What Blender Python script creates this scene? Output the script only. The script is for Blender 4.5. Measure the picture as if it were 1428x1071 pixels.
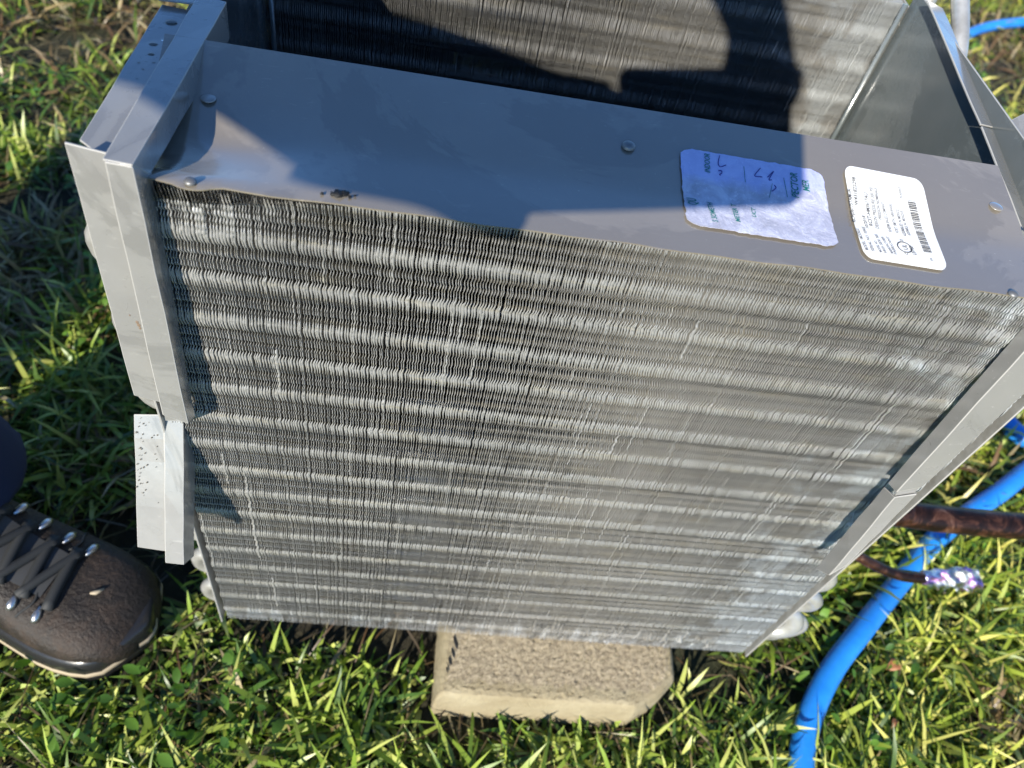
import bpy, bmesh, math, random
import numpy as np
from mathutils import Vector, Matrix

for o in list(bpy.data.objects):
    bpy.data.objects.remove(o)
scene = bpy.context.scene
COL = scene.collection
G = 0.5445          # height of the coil's top edge above the lawn
W = 0.50            # coil width
H = 0.4875          # coil height
rng = np.random.default_rng(7)
random.seed(7)


def P(u, v, n):
    """coil coordinates (right, down from the top edge, away) -> world"""
    return Vector((u, n, G - v))


# ------------------------------------------------------------------ camera
cam_d = bpy.data.cameras.new('camera')
cam = bpy.data.objects.new('camera', cam_d)
COL.objects.link(cam)
R0 = Vector((0.986, 0.0029, 0.1668)).normalized()
F = Vector((0.1271, 0.6346, -0.7624)).normalized()
R0 = (R0 - F * R0.dot(F)).normalized()
UPV = R0.cross(F)
CAM = P(0.1459, -0.225, -0.2807)
M = Matrix.Identity(4)
for i in range(3):
    M[i][0] = R0[i]
    M[i][1] = UPV[i]
    M[i][2] = -F[i]
    M[i][3] = CAM[i]
cam.matrix_world = M
cam_d.sensor_width = 36
cam_d.lens = 1077.99 / 1428 * 36
cam_d.clip_start = 0.01
cam_d.clip_end = 200
cam_d.dof.use_dof = True
cam_d.dof.focus_distance = 0.44
cam_d.dof.aperture_fstop = 8.5
scene.camera = cam

# ------------------------------------------------------------------ light
SUN_DIR = Vector((0.48, 1.0, -0.57)).normalized()
EL = math.asin(-SUN_DIR.z)
to_sun = -SUN_DIR
world = bpy.data.worlds.new('World')
scene.world = world
world.use_nodes = True
wn = world.node_tree.nodes
wl = world.node_tree.links
bg = wn['Background']
sky = wn.new('ShaderNodeTexSky')
sky.sky_type = 'NISHITA'
sky.sun_disc = False
sky.sun_elevation = EL
sky.sun_rotation = math.atan2(to_sun.x, to_sun.y)
sky.air_density = 1.0
sky.dust_density = 0.0
sky.ozone_density = 8.0
bg.inputs[1].default_value = 0.12
wl.new(sky.outputs[0], bg.inputs[0])
sun_d = bpy.data.lights.new('sun', 'SUN')
sun_d.energy = 5.0
sun_d.angle = math.radians(0.55)
sun_d.color = (1.0, 0.93, 0.80)
sun = bpy.data.objects.new('sun', sun_d)
sun.rotation_euler = SUN_DIR.to_track_quat('-Z', 'Y').to_euler()
sun.location = (-2, -4, 3)
COL.objects.link(sun)
scene.view_settings.view_transform = 'Standard'
scene.view_settings.look = 'None'
scene.view_settings.exposure = 0.88
scene.view_settings.gamma = 1
scene.view_settings.use_curve_mapping = False
scene.cycles.max_bounces = 8
scene.cycles.sample_clamp_indirect = 8
scene.cycles.caustics_reflective = False
scene.cycles.caustics_refractive = False


# ------------------------------------------------------------------ materials
def mat(name, base=(0.5, 0.5, 0.5), rough=0.5, metal=0.0, spec=0.5):
    m = bpy.data.materials.new(name)
    m.use_nodes = True
    b = m.node_tree.nodes['Principled BSDF']
    b.inputs['Base Color'].default_value = (*base, 1)
    b.inputs['Roughness'].default_value = rough
    b.inputs['Metallic'].default_value = metal
    b.inputs['Specular IOR Level'].default_value = spec
    return m


class NT:
    def __init__(s, m):
        s.t = m.node_tree
        s.b = s.t.nodes['Principled BSDF']

    def n(s, typ, **kw):
        x = s.t.nodes.new(typ)
        for k, v in kw.items():
            setattr(x, k, v)
        return x

    def l(s, a, b):
        s.t.links.new(a, b)

    def coord(s, kind='Object'):
        return s.n('ShaderNodeTexCoord').outputs[kind]

    def noise(s, scale, detail=4, rough=0.6, vec=None, dist=0.0):
        x = s.n('ShaderNodeTexNoise')
        x.inputs['Scale'].default_value = scale
        x.inputs['Detail'].default_value = detail
        x.inputs['Roughness'].default_value = rough
        x.inputs['Distortion'].default_value = dist
        s.l(vec if vec is not None else s.coord(), x.inputs['Vector'])
        return x.outputs['Fac']

    def ramp(s, fac, stops):
        x = s.n('ShaderNodeValToRGB')
        e = x.color_ramp.elements
        while len(e) < len(stops):
            e.new(0.5)
        for el, (p, c) in zip(e, stops):
            el.position = p
            el.color = (*c, 1) if len(c) == 3 else c
        s.l(fac, x.inputs['Fac'])
        return x.outputs['Color']

    def mix(s, fac, a, b, mode='MIX'):
        x = s.n('ShaderNodeMix', data_type='RGBA', blend_type=mode)
        if isinstance(fac, (int, float)):
            x.inputs[0].default_value = fac
        else:
            s.l(fac, x.inputs[0])
        for inp, c in ((x.inputs[6], a), (x.inputs[7], b)):
            if isinstance(c, tuple):
                inp.default_value = (*c, 1)
            else:
                s.l(c, inp)
        return x.outputs[2]

    def bump(s, h, strength=0.3, dist=0.001):
        x = s.n('ShaderNodeBump')
        x.inputs['Strength'].default_value = strength
        x.inputs['Distance'].default_value = dist
        s.l(h, x.inputs['Height'])
        s.l(x.outputs['Normal'], s.b.inputs['Normal'])


def g3(x):
    return (x, x, x)


def painted_steel(name, c0, c1, r0=0.22, r1=0.45, ior=1.75):
    m = mat(name)
    t = NT(m)
    n1 = t.noise(14, 5, 0.65)
    n2 = t.noise(420, 3, 0.6)
    n3 = t.noise(60, 6, 0.7, dist=1.5)
    c = t.ramp(n1, [(0.3, c0), (0.7, c1)])
    speck = t.ramp(n2, [(0.70, g3(0)), (0.78, g3(1))])
    c = t.mix(speck, c, tuple(min(1, x * 1.5) for x in c1))
    scuff = t.ramp(n3, [(0.66, g3(0)), (0.74, g3(0.5))])
    c = t.mix(scuff, c, tuple(min(1, x * 1.25) for x in c1))
    t.l(c, t.b.inputs['Base Color'])
    r = t.ramp(n3, [(0.35, g3(r0)), (0.65, g3(r1))])
    mpg = t.n('ShaderNodeMapping')
    mpg.inputs['Scale'].default_value = (3, 14, 14)
    mpg.inputs['Rotation'].default_value = (0, 0, 0.5)
    t.l(t.coord(), mpg.inputs['Vector'])
    n4 = t.noise(22, 8, 0.75, mpg.outputs['Vector'], 0.8)
    scr = t.ramp(n4, [(0.62, g3(0)), (0.66, g3(0.45)), (0.70, g3(0))])
    c = t.mix(scr, c, tuple(min(1, x * 1.7) for x in c1))
    n5 = t.noise(5, 6, 0.7, dist=1.2)
    wet = t.ramp(n5, [(0.50, g3(0)), (0.53, g3(0.5))])
    c = t.mix(wet, c, tuple(x * 0.72 for x in c0))
    t.l(c, t.b.inputs['Base Color'])
    t.l(t.mix(wet, r, g3(r0 * 0.6)), t.b.inputs['Roughness'])
    t.b.inputs['Coat Weight'].default_value = 1.0
    t.b.inputs['Coat IOR'].default_value = ior
    t.b.inputs['Coat Roughness'].default_value = 0.12
    t.bump(n2, 0.10, 0.0005)
    return m


M_PAINT = painted_steel('grey_painted_steel', (0.205, 0.205, 0.20), (0.245, 0.243, 0.235), 0.26, 0.42)
M_STRIP = painted_steel('grey_strip_paint', (0.21, 0.184, 0.148), (0.242, 0.215, 0.176), 0.12, 0.26, 2.1)
M_PLATE = painted_steel('wet_end_plate', (0.10, 0.12, 0.125), (0.15, 0.165, 0.165), 0.15, 0.4)

# aluminium fins with brown dust
M_FIN = mat('aluminium_fins', (0.6, 0.6, 0.58), 0.36, 0.38)
t = NT(M_FIN)
d1 = t.noise(9, 5, 0.6)
mp = t.n('ShaderNodeMapping')
mp.inputs['Scale'].default_value = (6, 6, 60)
t.l(t.coord(), mp.inputs['Vector'])
d2 = t.noise(4, 4, 0.6, mp.outputs['Vector'])
c = t.ramp(d1, [(0.3, (0.32, 0.315, 0.30)), (0.7, (0.485, 0.48, 0.46))])
c = t.mix(t.ramp(d2, [(0.52, g3(0)), (0.75, g3(0.75))]), c, (0.46, 0.41, 0.30))
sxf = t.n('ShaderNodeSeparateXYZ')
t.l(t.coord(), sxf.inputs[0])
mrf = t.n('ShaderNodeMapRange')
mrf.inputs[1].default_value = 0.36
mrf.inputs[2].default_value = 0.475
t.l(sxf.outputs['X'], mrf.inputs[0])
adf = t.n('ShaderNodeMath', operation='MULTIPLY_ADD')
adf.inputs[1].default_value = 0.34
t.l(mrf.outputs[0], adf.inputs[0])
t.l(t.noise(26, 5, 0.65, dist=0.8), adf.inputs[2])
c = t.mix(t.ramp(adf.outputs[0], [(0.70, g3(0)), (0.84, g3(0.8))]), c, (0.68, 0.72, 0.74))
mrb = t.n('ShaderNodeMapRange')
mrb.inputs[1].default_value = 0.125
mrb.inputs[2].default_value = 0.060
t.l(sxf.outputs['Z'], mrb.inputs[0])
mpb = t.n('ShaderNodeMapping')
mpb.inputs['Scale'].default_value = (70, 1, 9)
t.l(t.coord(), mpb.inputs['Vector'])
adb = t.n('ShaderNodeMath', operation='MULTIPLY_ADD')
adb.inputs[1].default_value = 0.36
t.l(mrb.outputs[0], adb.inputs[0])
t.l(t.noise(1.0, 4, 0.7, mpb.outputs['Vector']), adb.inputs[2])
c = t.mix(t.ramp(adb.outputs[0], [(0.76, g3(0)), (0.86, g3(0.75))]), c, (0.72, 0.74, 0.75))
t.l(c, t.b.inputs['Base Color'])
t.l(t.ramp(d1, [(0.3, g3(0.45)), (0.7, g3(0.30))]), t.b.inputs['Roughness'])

M_TUBE = mat('aluminium_tube', (0.72, 0.71, 0.68), 0.38, 0.55)
t = NT(M_TUBE)
d1 = t.noise(60, 4)
t.l(t.ramp(d1, [(0.3, (0.34, 0.33, 0.30)), (0.7, (0.56, 0.56, 0.54))]), t.b.inputs['Base Color'])
t.bump(d1, 0.15, 0.002)

M_COPPER = mat('tarnished_copper', (0.1, 0.05, 0.03), 0.35, 0.6)
t = NT(M_COPPER)
d1 = t.noise(45, 6, 0.7, dist=1.0)
t.l(t.ramp(d1, [(0.30, (0.010, 0.008, 0.007)), (0.50, (0.03, 0.014, 0.010)), (0.62, (0.12, 0.05, 0.03)), (0.75, (0.40, 0.24, 0.16))]), t.b.inputs['Base Color'])
t.bump(d1, 0.3, 0.002)

M_FOIL = mat('crinkled_foil', (0.7, 0.68, 0.72), 0.12, 1.0)
t = NT(M_FOIL)
d1 = t.noise(120, 4, 0.7, dist=2.0)
d2 = t.noise(40, 2)
t.l(t.ramp(d2, [(0.46, (0.62, 0.64, 0.62)), (0.54, (0.70, 0.30, 0.72)), (0.60, (0.9, 0.9, 0.95))]), t.b.inputs['Base Color'])
t.bump(d1, 0.6, 0.003)

M_LABEL = mat('white_label_vinyl', (0.80, 0.81, 0.80), 0.28)
t = NT(M_LABEL)
d1 = t.noise(90, 5, 0.65)
t.l(t.ramp(d1, [(0.25, (0.74, 0.76, 0.77)), (0.6, (0.83, 0.84, 0.83))]), t.b.inputs['Base Color'])

M_STICK = mat('worn_sticker_paper', (0.5, 0.52, 0.75), 0.5)
t = NT(M_STICK)
d1 = t.noise(75, 6, 0.7, dist=0.6)
d2 = t.noise(500, 3, 0.7)
d3 = t.noise(30, 3, 0.6)
c = t.ramp(d1, [(0.30, (0.30, 0.31, 0.38)), (0.48, (0.40, 0.41, 0.52)), (0.66, (0.55, 0.57, 0.68))])
c = t.mix(t.ramp(d2, [(0.56, g3(0)), (0.72, g3(0.55))]), c, (0.74, 0.75, 0.82))
# blue of the shadow over the upper part, painted into the paper colour
geo = t.n('ShaderNodeTexCoord').outputs['Object']
sx = t.n('ShaderNodeSeparateXYZ')
t.l(geo, sx.inputs[0])
mr = t.n('ShaderNodeMapRange')
mr.inputs[1].default_value = 0.035
mr.inputs[2].default_value = 0.075
t.l(sx.outputs['Y'], mr.inputs[0])
ad = t.n('ShaderNodeMath', operation='ADD')
t.l(mr.outputs[0], ad.inputs[0])
t.l(d3, ad.inputs[1])
c = t.mix(t.ramp(ad.outputs[0], [(0.75, g3(0)), (1.0, g3(0.55))]), c, (0.40, 0.45, 0.88))
t.l(c, t.b.inputs['Base Color'])
t.bump(d1, 0.5, 0.002)

M_INK = mat('grey_print', (0.05, 0.05, 0.055), 0.5)
M_INK_L = mat('pale_print', (0.14, 0.14, 0.15), 0.5)
M_TEAL = mat('teal_print', (0.008, 0.16, 0.15), 0.5)
M_PEN = mat('blue_ballpoint', (0.03, 0.03, 0.22), 0.4)
M_SCREW = mat('dull_screw', (0.20, 0.20, 0.20), 0.45, 0.6)
M_DIRT = mat('black_dirt', (0.012, 0.012, 0.012), 0.7)
M_BURR = mat('worn_paint_edge', (0.36, 0.355, 0.34), 0.45, 0.0)

M_HOSE = mat('blue_hose', (0.01, 0.14, 0.62), 0.32)
t = NT(M_HOSE)
d1 = t.noise(25, 4)
t.l(t.ramp(d1, [(0.3, (0.014, 0.19, 0.66)), (0.7, (0.025, 0.27, 0.80))]), t.b.inputs['Base Color'])
t.bump(t.noise(160, 3), 0.12, 0.002)

# rough broken concrete
M_BLOCK = mat('sandy_concrete', (0.4, 0.35, 0.25), 0.85)
t = NT(M_BLOCK)
d1 = t.noise(330, 6, 0.8)
d2 = t.noise(30, 4)
sx = t.n('ShaderNodeSeparateXYZ')
t.l(t.n('ShaderNodeNewGeometry').outputs['Normal'], sx.inputs[0])
rough_c = t.ramp(d1, [(0.30, (0.11, 0.09, 0.068)), (0.44, (0.33, 0.27, 0.18)), (0.58, (0.50, 0.42, 0.285)), (0.75, (0.70, 0.62, 0.47))])
smooth_c = t.ramp(d2, [(0.3, (0.30, 0.245, 0.145)), (0.7, (0.42, 0.36, 0.235))])
att = t.n('ShaderNodeAttribute', attribute_name='cast')
c = t.mix(att.outputs['Fac'], rough_c, smooth_c)
t.l(c, t.b.inputs['Base Color'])
t.bump(d1, 0.8, 0.003)

M_LEATHER = mat('brown_oiled_leather', (0.07, 0.045, 0.03), 0.5)
t = NT(M_LEATHER)
d1 = t.noise(18, 5, 0.7)
d2 = t.noise(260, 4, 0.65)
c = t.ramp(d1, [(0.32, (0.006, 0.004, 0.003)), (0.50, (0.014, 0.009, 0.006)), (0.72, (0.050, 0.029, 0.018))])
c = t.mix(t.ramp(d2, [(0.58, g3(0)), (0.75, g3(0.5))]), c, (0.10, 0.075, 0.055))
t.l(c, t.b.inputs['Base Color'])
t.l(t.ramp(d1, [(0.3, g3(0.50)), (0.7, g3(0.75))]), t.b.inputs['Roughness'])
t.bump(t.mix(0.5, d2, t.noise(22, 6, 0.75, dist=1.2)), 0.55, 0.006)
M_RUBBER = mat('black_rubber', (0.016, 0.016, 0.017), 0.28)
NT(M_RUBBER).bump(NT(M_RUBBER).noise(150, 3), 0.15, 0.001)
M_MID = mat('tan_midsole', (0.36, 0.30, 0.21), 0.7)
M_LACE = mat('dark_lace', (0.018, 0.02, 0.022), 0.7)
M_LACEF = mat('yellow_lace_fleck', (0.5, 0.38, 0.08), 0.6)
M_TONGUE = mat('grey_tongue', (0.045, 0.047, 0.05), 0.6)
M_EYE = mat('nickel_eyelet', (0.55, 0.55, 0.56), 0.34, 1.0)
M_JEAN = mat('navy_denim', (0.012, 0.02, 0.06), 0.85)
NT(M_JEAN).bump(NT(M_JEAN).noise(900, 2), 0.3, 0.001)
M_SHIRT = mat('grey_cotton', (0.12, 0.13, 0.15), 0.9)
M_SKIN = mat('skin', (0.48, 0.29, 0.21), 0.5)
M_HAIR = mat('dark_hair', (0.03, 0.022, 0.015), 0.6)
M_PHONE = mat('black_phone_glass', (0.01, 0.01, 0.012), 0.1)

M_DROP = mat('water', (1, 1, 1), 0.02)
M_DROP.node_tree.nodes['Principled BSDF'].inputs['Transmission Weight'].default_value = 1.0
M_DROP.node_tree.nodes['Principled BSDF'].inputs['IOR'].default_value = 1.33

M_SOIL = mat('soil_and_thatch', (0.03, 0.022, 0.012), 0.9)
t = NT(M_SOIL)
d1 = t.noise(60, 6, 0.75)
d2 = t.noise(3, 4)
c = t.ramp(d1, [(0.3, (0.010, 0.008, 0.005)), (0.55, (0.035, 0.028, 0.014)), (0.75, (0.10, 0.075, 0.04))])
c = t.mix(t.ramp(d2, [(0.4, g3(0)), (0.7, g3(0.6))]), c, (0.035, 0.05, 0.012))
vl = t.n('ShaderNodeVectorMath', operation='LENGTH')
t.l(t.coord(), vl.inputs[0])
mrg = t.n('ShaderNodeMapRange')
mrg.inputs[1].default_value = 2.2
mrg.inputs[2].default_value = 3.4
t.l(vl.outputs['Value'], mrg.inputs[0])
c = t.mix(mrg.outputs[0], c, t.ramp(d1, [(0.3, (0.035, 0.055, 0.012)), (0.55, (0.09, 0.13, 0.025)), (0.75, (0.17, 0.19, 0.06))]))
t.l(c, t.b.inputs['Base Color'])
t.bump(d1, 0.8, 0.02)

M_GRASS = mat('grass_blade', (0.08, 0.14, 0.03), 0.40)
t = NT(M_GRASS)
at = t.n('ShaderNodeAttribute', attribute_name='col')
t.l(at.outputs['Color'], t.b.inputs['Base Color'])
tr = t.n('ShaderNodeBsdfTranslucent')
mxs = t.n('ShaderNodeMixShader')
mxs.inputs[0].default_value = 0.28
br = t.mix(1.0, at.outputs['Color'], (1.25, 1.3, 0.7), 'MULTIPLY')
t.l(br, tr.inputs['Color'])
out = t.t.nodes['Material Output']
t.l(t.b.outputs[0], mxs.inputs[1])
t.l(tr.outputs[0], mxs.inputs[2])
t.l(mxs.outputs[0], out.inputs['Surface'])
M_DEAD = mat('dead_leaf', (0.26, 0.10, 0.04), 0.6)
t = NT(M_DEAD)
t.l(t.ramp(t.noise(120, 4), [(0.3, (0.14, 0.05, 0.02)), (0.7, (0.36, 0.16, 0.07))]), t.b.inputs['Base Color'])


# ------------------------------------------------------------------ helpers
def link(name, me, m=None, parent=None, smooth=False):
    o = bpy.data.objects.new(name, me)
    COL.objects.link(o)
    if m is not None:
        me.materials.clear()
        me.materials.append(m)
    if smooth:
        me.polygons.foreach_set('use_smooth', [True] * len(me.polygons))
    if parent is not None:
        o.parent = parent
        o.matrix_parent_inverse = parent.matrix_world.inverted()
    return o


def thing(name, label, cat, loc=(0, 0, 0), group=None):
    o = bpy.data.objects.new(name, None)
    COL.objects.link(o)
    o.location = loc
    o.empty_display_size = 0.05
    o['label'] = label
    o['category'] = cat
    if group:
        o['group'] = group
    bpy.context.view_layer.update()
    return o


def tag(o, label=None, cat=None, group=None, kind=None):
    for k, v in (('label', label), ('category', cat), ('group', group), ('kind', kind)):
        if v:
            o[k] = v
    return o


def mesh_py(name, verts, faces):
    me = bpy.data.meshes.new(name)
    me.from_pydata([tuple(v) for v in verts], [], faces)
    me.update()
    return me


def mesh_np(name, verts, loops, totals, smooth=True):
    """fast mesh from numpy: loops = flat vertex indices, totals = loop count per face"""
    me = bpy.data.meshes.new(name)
    me.vertices.add(len(verts))
    me.vertices.foreach_set('co', np.asarray(verts, np.float32).ravel())
    me.loops.add(len(loops))
    me.loops.foreach_set('vertex_index', np.asarray(loops, np.int32))
    me.polygons.add(len(totals))
    tot = np.asarray(totals, np.int32)
    st = np.concatenate([[0], np.cumsum(tot)[:-1]]).astype(np.int32)
    me.polygons.foreach_set('loop_start', st)
    me.polygons.foreach_set('loop_total', tot)
    if smooth:
        me.polygons.foreach_set('use_smooth', np.ones(len(tot), bool))
    me.update(calc_edges=True)
    return me


def sheet(name, rows, m, parent, thick=0.0012, bevel=0.0005, offset=0.0, label=None):
    """sheet metal from rows of world points (grid), given thickness"""
    nr, nc = len(rows), len(rows[0])
    verts = [p for r in rows for p in r]
    faces = [(i * nc + j, i * nc + j + 1, (i + 1) * nc + j + 1, (i + 1) * nc + j) for i in range(nr - 1) for j in range(nc - 1)]
    me = mesh_py(name, verts, faces)
    o = link(name, me, m, parent)
    s = o.modifiers.new('thickness', 'SOLIDIFY')
    s.thickness = thick
    s.offset = offset
    if bevel:
        b = o.modifiers.new('edge', 'BEVEL')
        b.width = bevel
        b.segments = 2
        b.limit_method = 'ANGLE'
        b.angle_limit = math.radians(20)
        me.materials.append(M_BURR)
        b.material = 1
    if label:
        o['label'] = label
    return o


def tube_mesh(name, pts, rad, seg=12, caps=True, jitter=0.0):
    pts = [Vector(p) for p in pts]
    n = len(pts)
    rads = rad if isinstance(rad, (list, tuple)) else [rad] * n
    verts, faces = [], []
    prev = None
    for i, p in enumerate(pts):
        tdir = (pts[min(i + 1, n - 1)] - pts[max(i - 1, 0)]).normalized()
        if prev is None:
            a = tdir.orthogonal().normalized()
        else:
            a = (prev - tdir * prev.dot(tdir)).normalized()
        prev = a
        b = tdir.cross(a)
        for k in range(seg):
            an = 2 * math.pi * k / seg
            r = rads[i] * (1 + (random.uniform(-jitter, jitter) if jitter else 0))
            verts.append(p + a * math.cos(an) * r + b * math.sin(an) * r)
    for i in range(n - 1):
        for k in range(seg):
            k2 = (k + 1) % seg
            faces.append((i * seg + k, i * seg + k2, (i + 1) * seg + k2, (i + 1) * seg + k))
    if caps:
        faces.append(tuple(reversed(range(seg))))
        faces.append(tuple(range((n - 1) * seg, n * seg)))
    return mesh_py(name, verts, faces)


def tube(name, pts, rad, m, parent=None, seg=12, jitter=0.0):
    return link(name, tube_mesh(name, pts, rad, seg, True, jitter), m, parent, smooth=True)


def catmull(pts, k=8):
    pts = [Vector(p) for p in pts]
    ext = [pts[0] * 2 - pts[1]] + pts + [pts[-1] * 2 - pts[-2]]
    outp = []
    for i in range(1, len(ext) - 2):
        a, b, c, d = ext[i - 1:i + 3]
        for j in range(k):
            s = j / k
            outp.append(0.5 * ((2 * b) + (c - a) * s + (2 * a - 5 * b + 4 * c - d) * s * s + (3 * b - a - 3 * c + d) * s ** 3))
    outp.append(pts[-1])
    return outp


def poly_plate(name, outline, m, parent, thick, normal_off, bevel=0.0004):
    """closed polygon (world points) extruded by vector normal_off"""
    bm = bmesh.new()
    vs = [bm.verts.new(p) for p in outline]
    f = bm.faces.new(vs)
    r = bmesh.ops.extrude_face_region(bm, geom=[f])
    for v in r['geom']:
        if isinstance(v, bmesh.types.BMVert):
            v.co += Vector(normal_off)
    bmesh.ops.recalc_face_normals(bm, faces=bm.faces)
    me = bpy.data.meshes.new(name)
    bm.to_mesh(me)
    bm.free()
    o = link(name, me, m, parent)
    if bevel:
        b = o.modifiers.new('edge', 'BEVEL')
        b.width = bevel
        b.segments = 2
    return o


# ------------------------------------------------------------------ ground
gv = []
gN = 90
gx = np.linspace(-1, 1, gN)
gxs = np.sign(gx) * np.abs(gx) ** 3 * 60
X, Y = np.meshgrid(gxs + 0.4, gxs + 0.6)
Z = 0.006 * np.sin(X * 5.1 + 1) * np.cos(Y * 4.3) + 0.004 * np.sin(X * 13 + Y * 9)
Z *= np.exp(-(np.hypot(X - .4, Y - .6) / 8) ** 2)
Z = np.minimum(Z, 0.002) - 0.004
gv = np.stack([X.ravel(), Y.ravel(), Z.ravel()], 1)
idx = np.arange(gN * gN).reshape(gN, gN)
q = np.stack([idx[:-1, :-1], idx[:-1, 1:], idx[1:, 1:], idx[1:, :-1]], -1).reshape(-1, 4)
ground = link('ground', mesh_np('ground', gv, q.ravel(), np.full(len(q), 4)), M_SOIL)
tag(ground, 'dark damp soil and thatch showing between the grass', None, None, 'structure')

# ------------------------------------------------------------------ the coil
coil = thing('evaporator_coil', 'grey sheet metal and aluminium finned cooling coil standing on the lawn', 'cooling coil', P(W / 2, H, 0.2))

ROW = 0.0291
NROW = 17


def smoothstep(a, b, x):
    s = np.clip((x - a) / (b - a), 0, 1)
    return s * s * (3 - 2 * s)


def fin_pack(name, depth, nf, per, seed, damage=True):
    r = np.random.default_rng(seed)
    v = np.linspace(0, H, int(NROW * per))
    nv = len(v)
    ph = (v / ROW - 0.02) % 1.0
    phc = np.where(ph > 0.5, ph - 1, ph)
    band = np.exp(-(np.abs(phc) / 0.19) ** 2.4)
    dark = np.exp(-((phc - 0.29) / 0.07) ** 2) + 0.5 * np.exp(-((phc + 0.42) / 0.05) ** 2)
    lance = (1 - band) * (1 - 0.7 * np.clip(dark, 0, 1))
    pitch = (W - 0.006) / nf
    u0 = 0.003 + pitch * (np.arange(nf) + 0.5)
    # slow wander of every fin
    kern = np.ones(max(3, per // 2)) / max(3, per // 2) * 1.3
    fj = r.normal(0, 1, (nf, nv))
    fj = np.apply_along_axis(lambda a: np.convolve(np.convolve(a, kern, 'same'), kern, 'same'), 1, fj)
    clump = r.normal(0, 1, (nf // 3 + 2, nv // 6 + 60))
    ci = np.minimum(np.arange(nf) // 3, clump.shape[0] - 1)
    cj = np.minimum(np.arange(nv) * 6 // (per * 3), clump.shape[1] - 1)
    cl = clump[ci][:, cj]
    const = r.normal(0, 0.08, nf)[:, None]
    U, V = np.meshgrid(u0, v, indexing='ij')
    zig = np.sin(2 * math.pi * v / (ROW / 3.5) + 0.6) * 0.00029 * (1 - 0.6 * band)
    alt = np.where((v // 0.0021).astype(int) % 2 == 0, 1, -1) * 0.00013
    edge = U + pitch * (0.19 * fj + const) + zig + (lance * alt)[None, :] * (0.6 + 0.4 * r.random((nf, 1)))
    lean = pitch * (0.10 + 0.05 * cl) * np.ones((nf, nv)) - pitch * 0.12 * np.clip(dark, 0, 1)[None, :]
    dm = np.zeros((nf, nv))
    # stray bent fins: short runs along v
    stray = np.zeros((nf, nv))
    for _ in range(int(nf * (0.5 if damage else 0.15))):
        i = r.integers(0, nf)
        j = r.integers(0, nv)
        L = int(r.integers(4, 45) * per / 15)
        stray[i, j:j + L] += r.normal(0.12, 0.22)
    nof = -0.0005 * band[None, :] + 0.0007 * (lance * (alt > 0))[None, :] + 0.00012 * r.normal(0, 1, (nf, nv)) + 0.0006 * np.clip(dark, 0, 1)[None, :]
    nof = np.broadcast_to(nof, (nf, nv)).copy()
    if damage:
        def blob(uc, vc, su, sv):
            return np.exp(-((U - uc) / su) ** 2 - ((V - vc) / sv) ** 2)
        dm = 1.0 * blob(0.047, 0.014, 0.016, 0.014) + 0.8 * blob(0.062, 0.006, 0.02, 0.008) + 0.9 * blob(0.435, 0.012, 0.045, 0.012)
        dm += 1.0 * blob(0.468, 0.225, 0.016, 0.016) + 0.8 * blob(0.474, 0.17, 0.008, 0.03) + 0.5 * blob(0.452, 0.07, 0.03, 0.04)
        n2 = r.random((nf, nv))
        dm *= (0.55 + 0.5 * np.clip(cl, -1, 1))
        dm = np.clip(dm, 0, 1)
        lean = lean + dm * pitch * 0.4
        nof = nof - dm * 0.0006
        # scraped, folded fin ends near the lower right
        for k in range(46):
            uc = r.uniform(0.26, 0.46)
            i = int((uc - 0.003) / pitch)
            L = r.uniform(0.006, 0.030)
            vc = H - r.uniform(0.004, 0.034)
            m_ = np.exp(-((v - vc) / (L * 0.5)) ** 2)
            for ii in range(i, min(i + r.integers(1, 4), nf)):
                lean[ii] += m_ * pitch * r.uniform(0.5, 1.1)
                nof[ii] -= m_ * 0.0009
    front = edge + lean
    rag_t = 0.0006 * r.random(nf)[:, None]
    vv = V.copy()
    vv[:, 0] += 0.0004 + rag_t[:, 0]
    vv[:, -1] += -0.003 * r.random(nf) ** 2 + 0.0008
    hf = np.where(phc < -0.22, 0.19, np.where(phc < -0.12, 0.19 + 0.71 * (phc + 0.22) / 0.10, np.where(phc < 0.28, np.maximum(0.92 - 0.80 * (phc + 0.12) / 0.32, 0.12), 0.19)))
    if not damage:
        hf = hf * 0.55
    hf = np.convolve(np.pad(hf, 2, 'edge'), np.ones(3) / 3, 'same')[2:-2]
    hem = pitch * np.clip(hf[None, :] * (1 + 0.15 * r.normal(0, 1, (nf, 1)) + 0.12 * cl) + stray + 0.75 * dm, 0.1, 1.25)
    cols = [(front - hem, nof + 0.00008), (front, nof), (edge + lean * 0.12, nof + 0.0017), (U + 0.0016, 0.5 * depth + 0 * nof), (U, depth + 0 * nof)]
    nc = len(cols)
    vt = np.empty((nf, nv, nc, 3), np.float32)
    for k, (uu, nn) in enumerate(cols):
        vt[:, :, k, 0] = uu
        vt[:, :, k, 1] = nn
        dip = 0.0110 * smoothstep(0.125, 0.030, U) if damage and k > 0 else 0.0 * U
        vt[:, :, k, 2] = G - np.maximum(vv, dip + 0.0006)
    idx = np.arange(nf * nv * nc).reshape(nf, nv, nc)
    q = np.stack([idx[:, :-1, :-1], idx[:, 1:, :-1], idx[:, 1:, 1:], idx[:, :-1, 1:]], -1).reshape(-1, 4)
    return mesh_np(name, vt.reshape(-1, 3), q.ravel(), np.full(len(q), 4), smooth=False)


fins = link('fin_pack', fin_pack('fin_pack', 0.058, 322, 28, 3), M_FIN, coil)
fins['kind'] = 'stuff'
fins['label'] = 'front bank of wavy aluminium cooling fins'
bfins = link('fin_pack', fin_pack('rear_fins', 0.058, 322, 12, 5, False), M_FIN, coil)
bfins.location = bfins.location + Vector((0, 0.34, 0))
bfins['kind'] = 'stuff'
bfins['label'] = 'rear bank of aluminium cooling fins inside the cavity'

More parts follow.
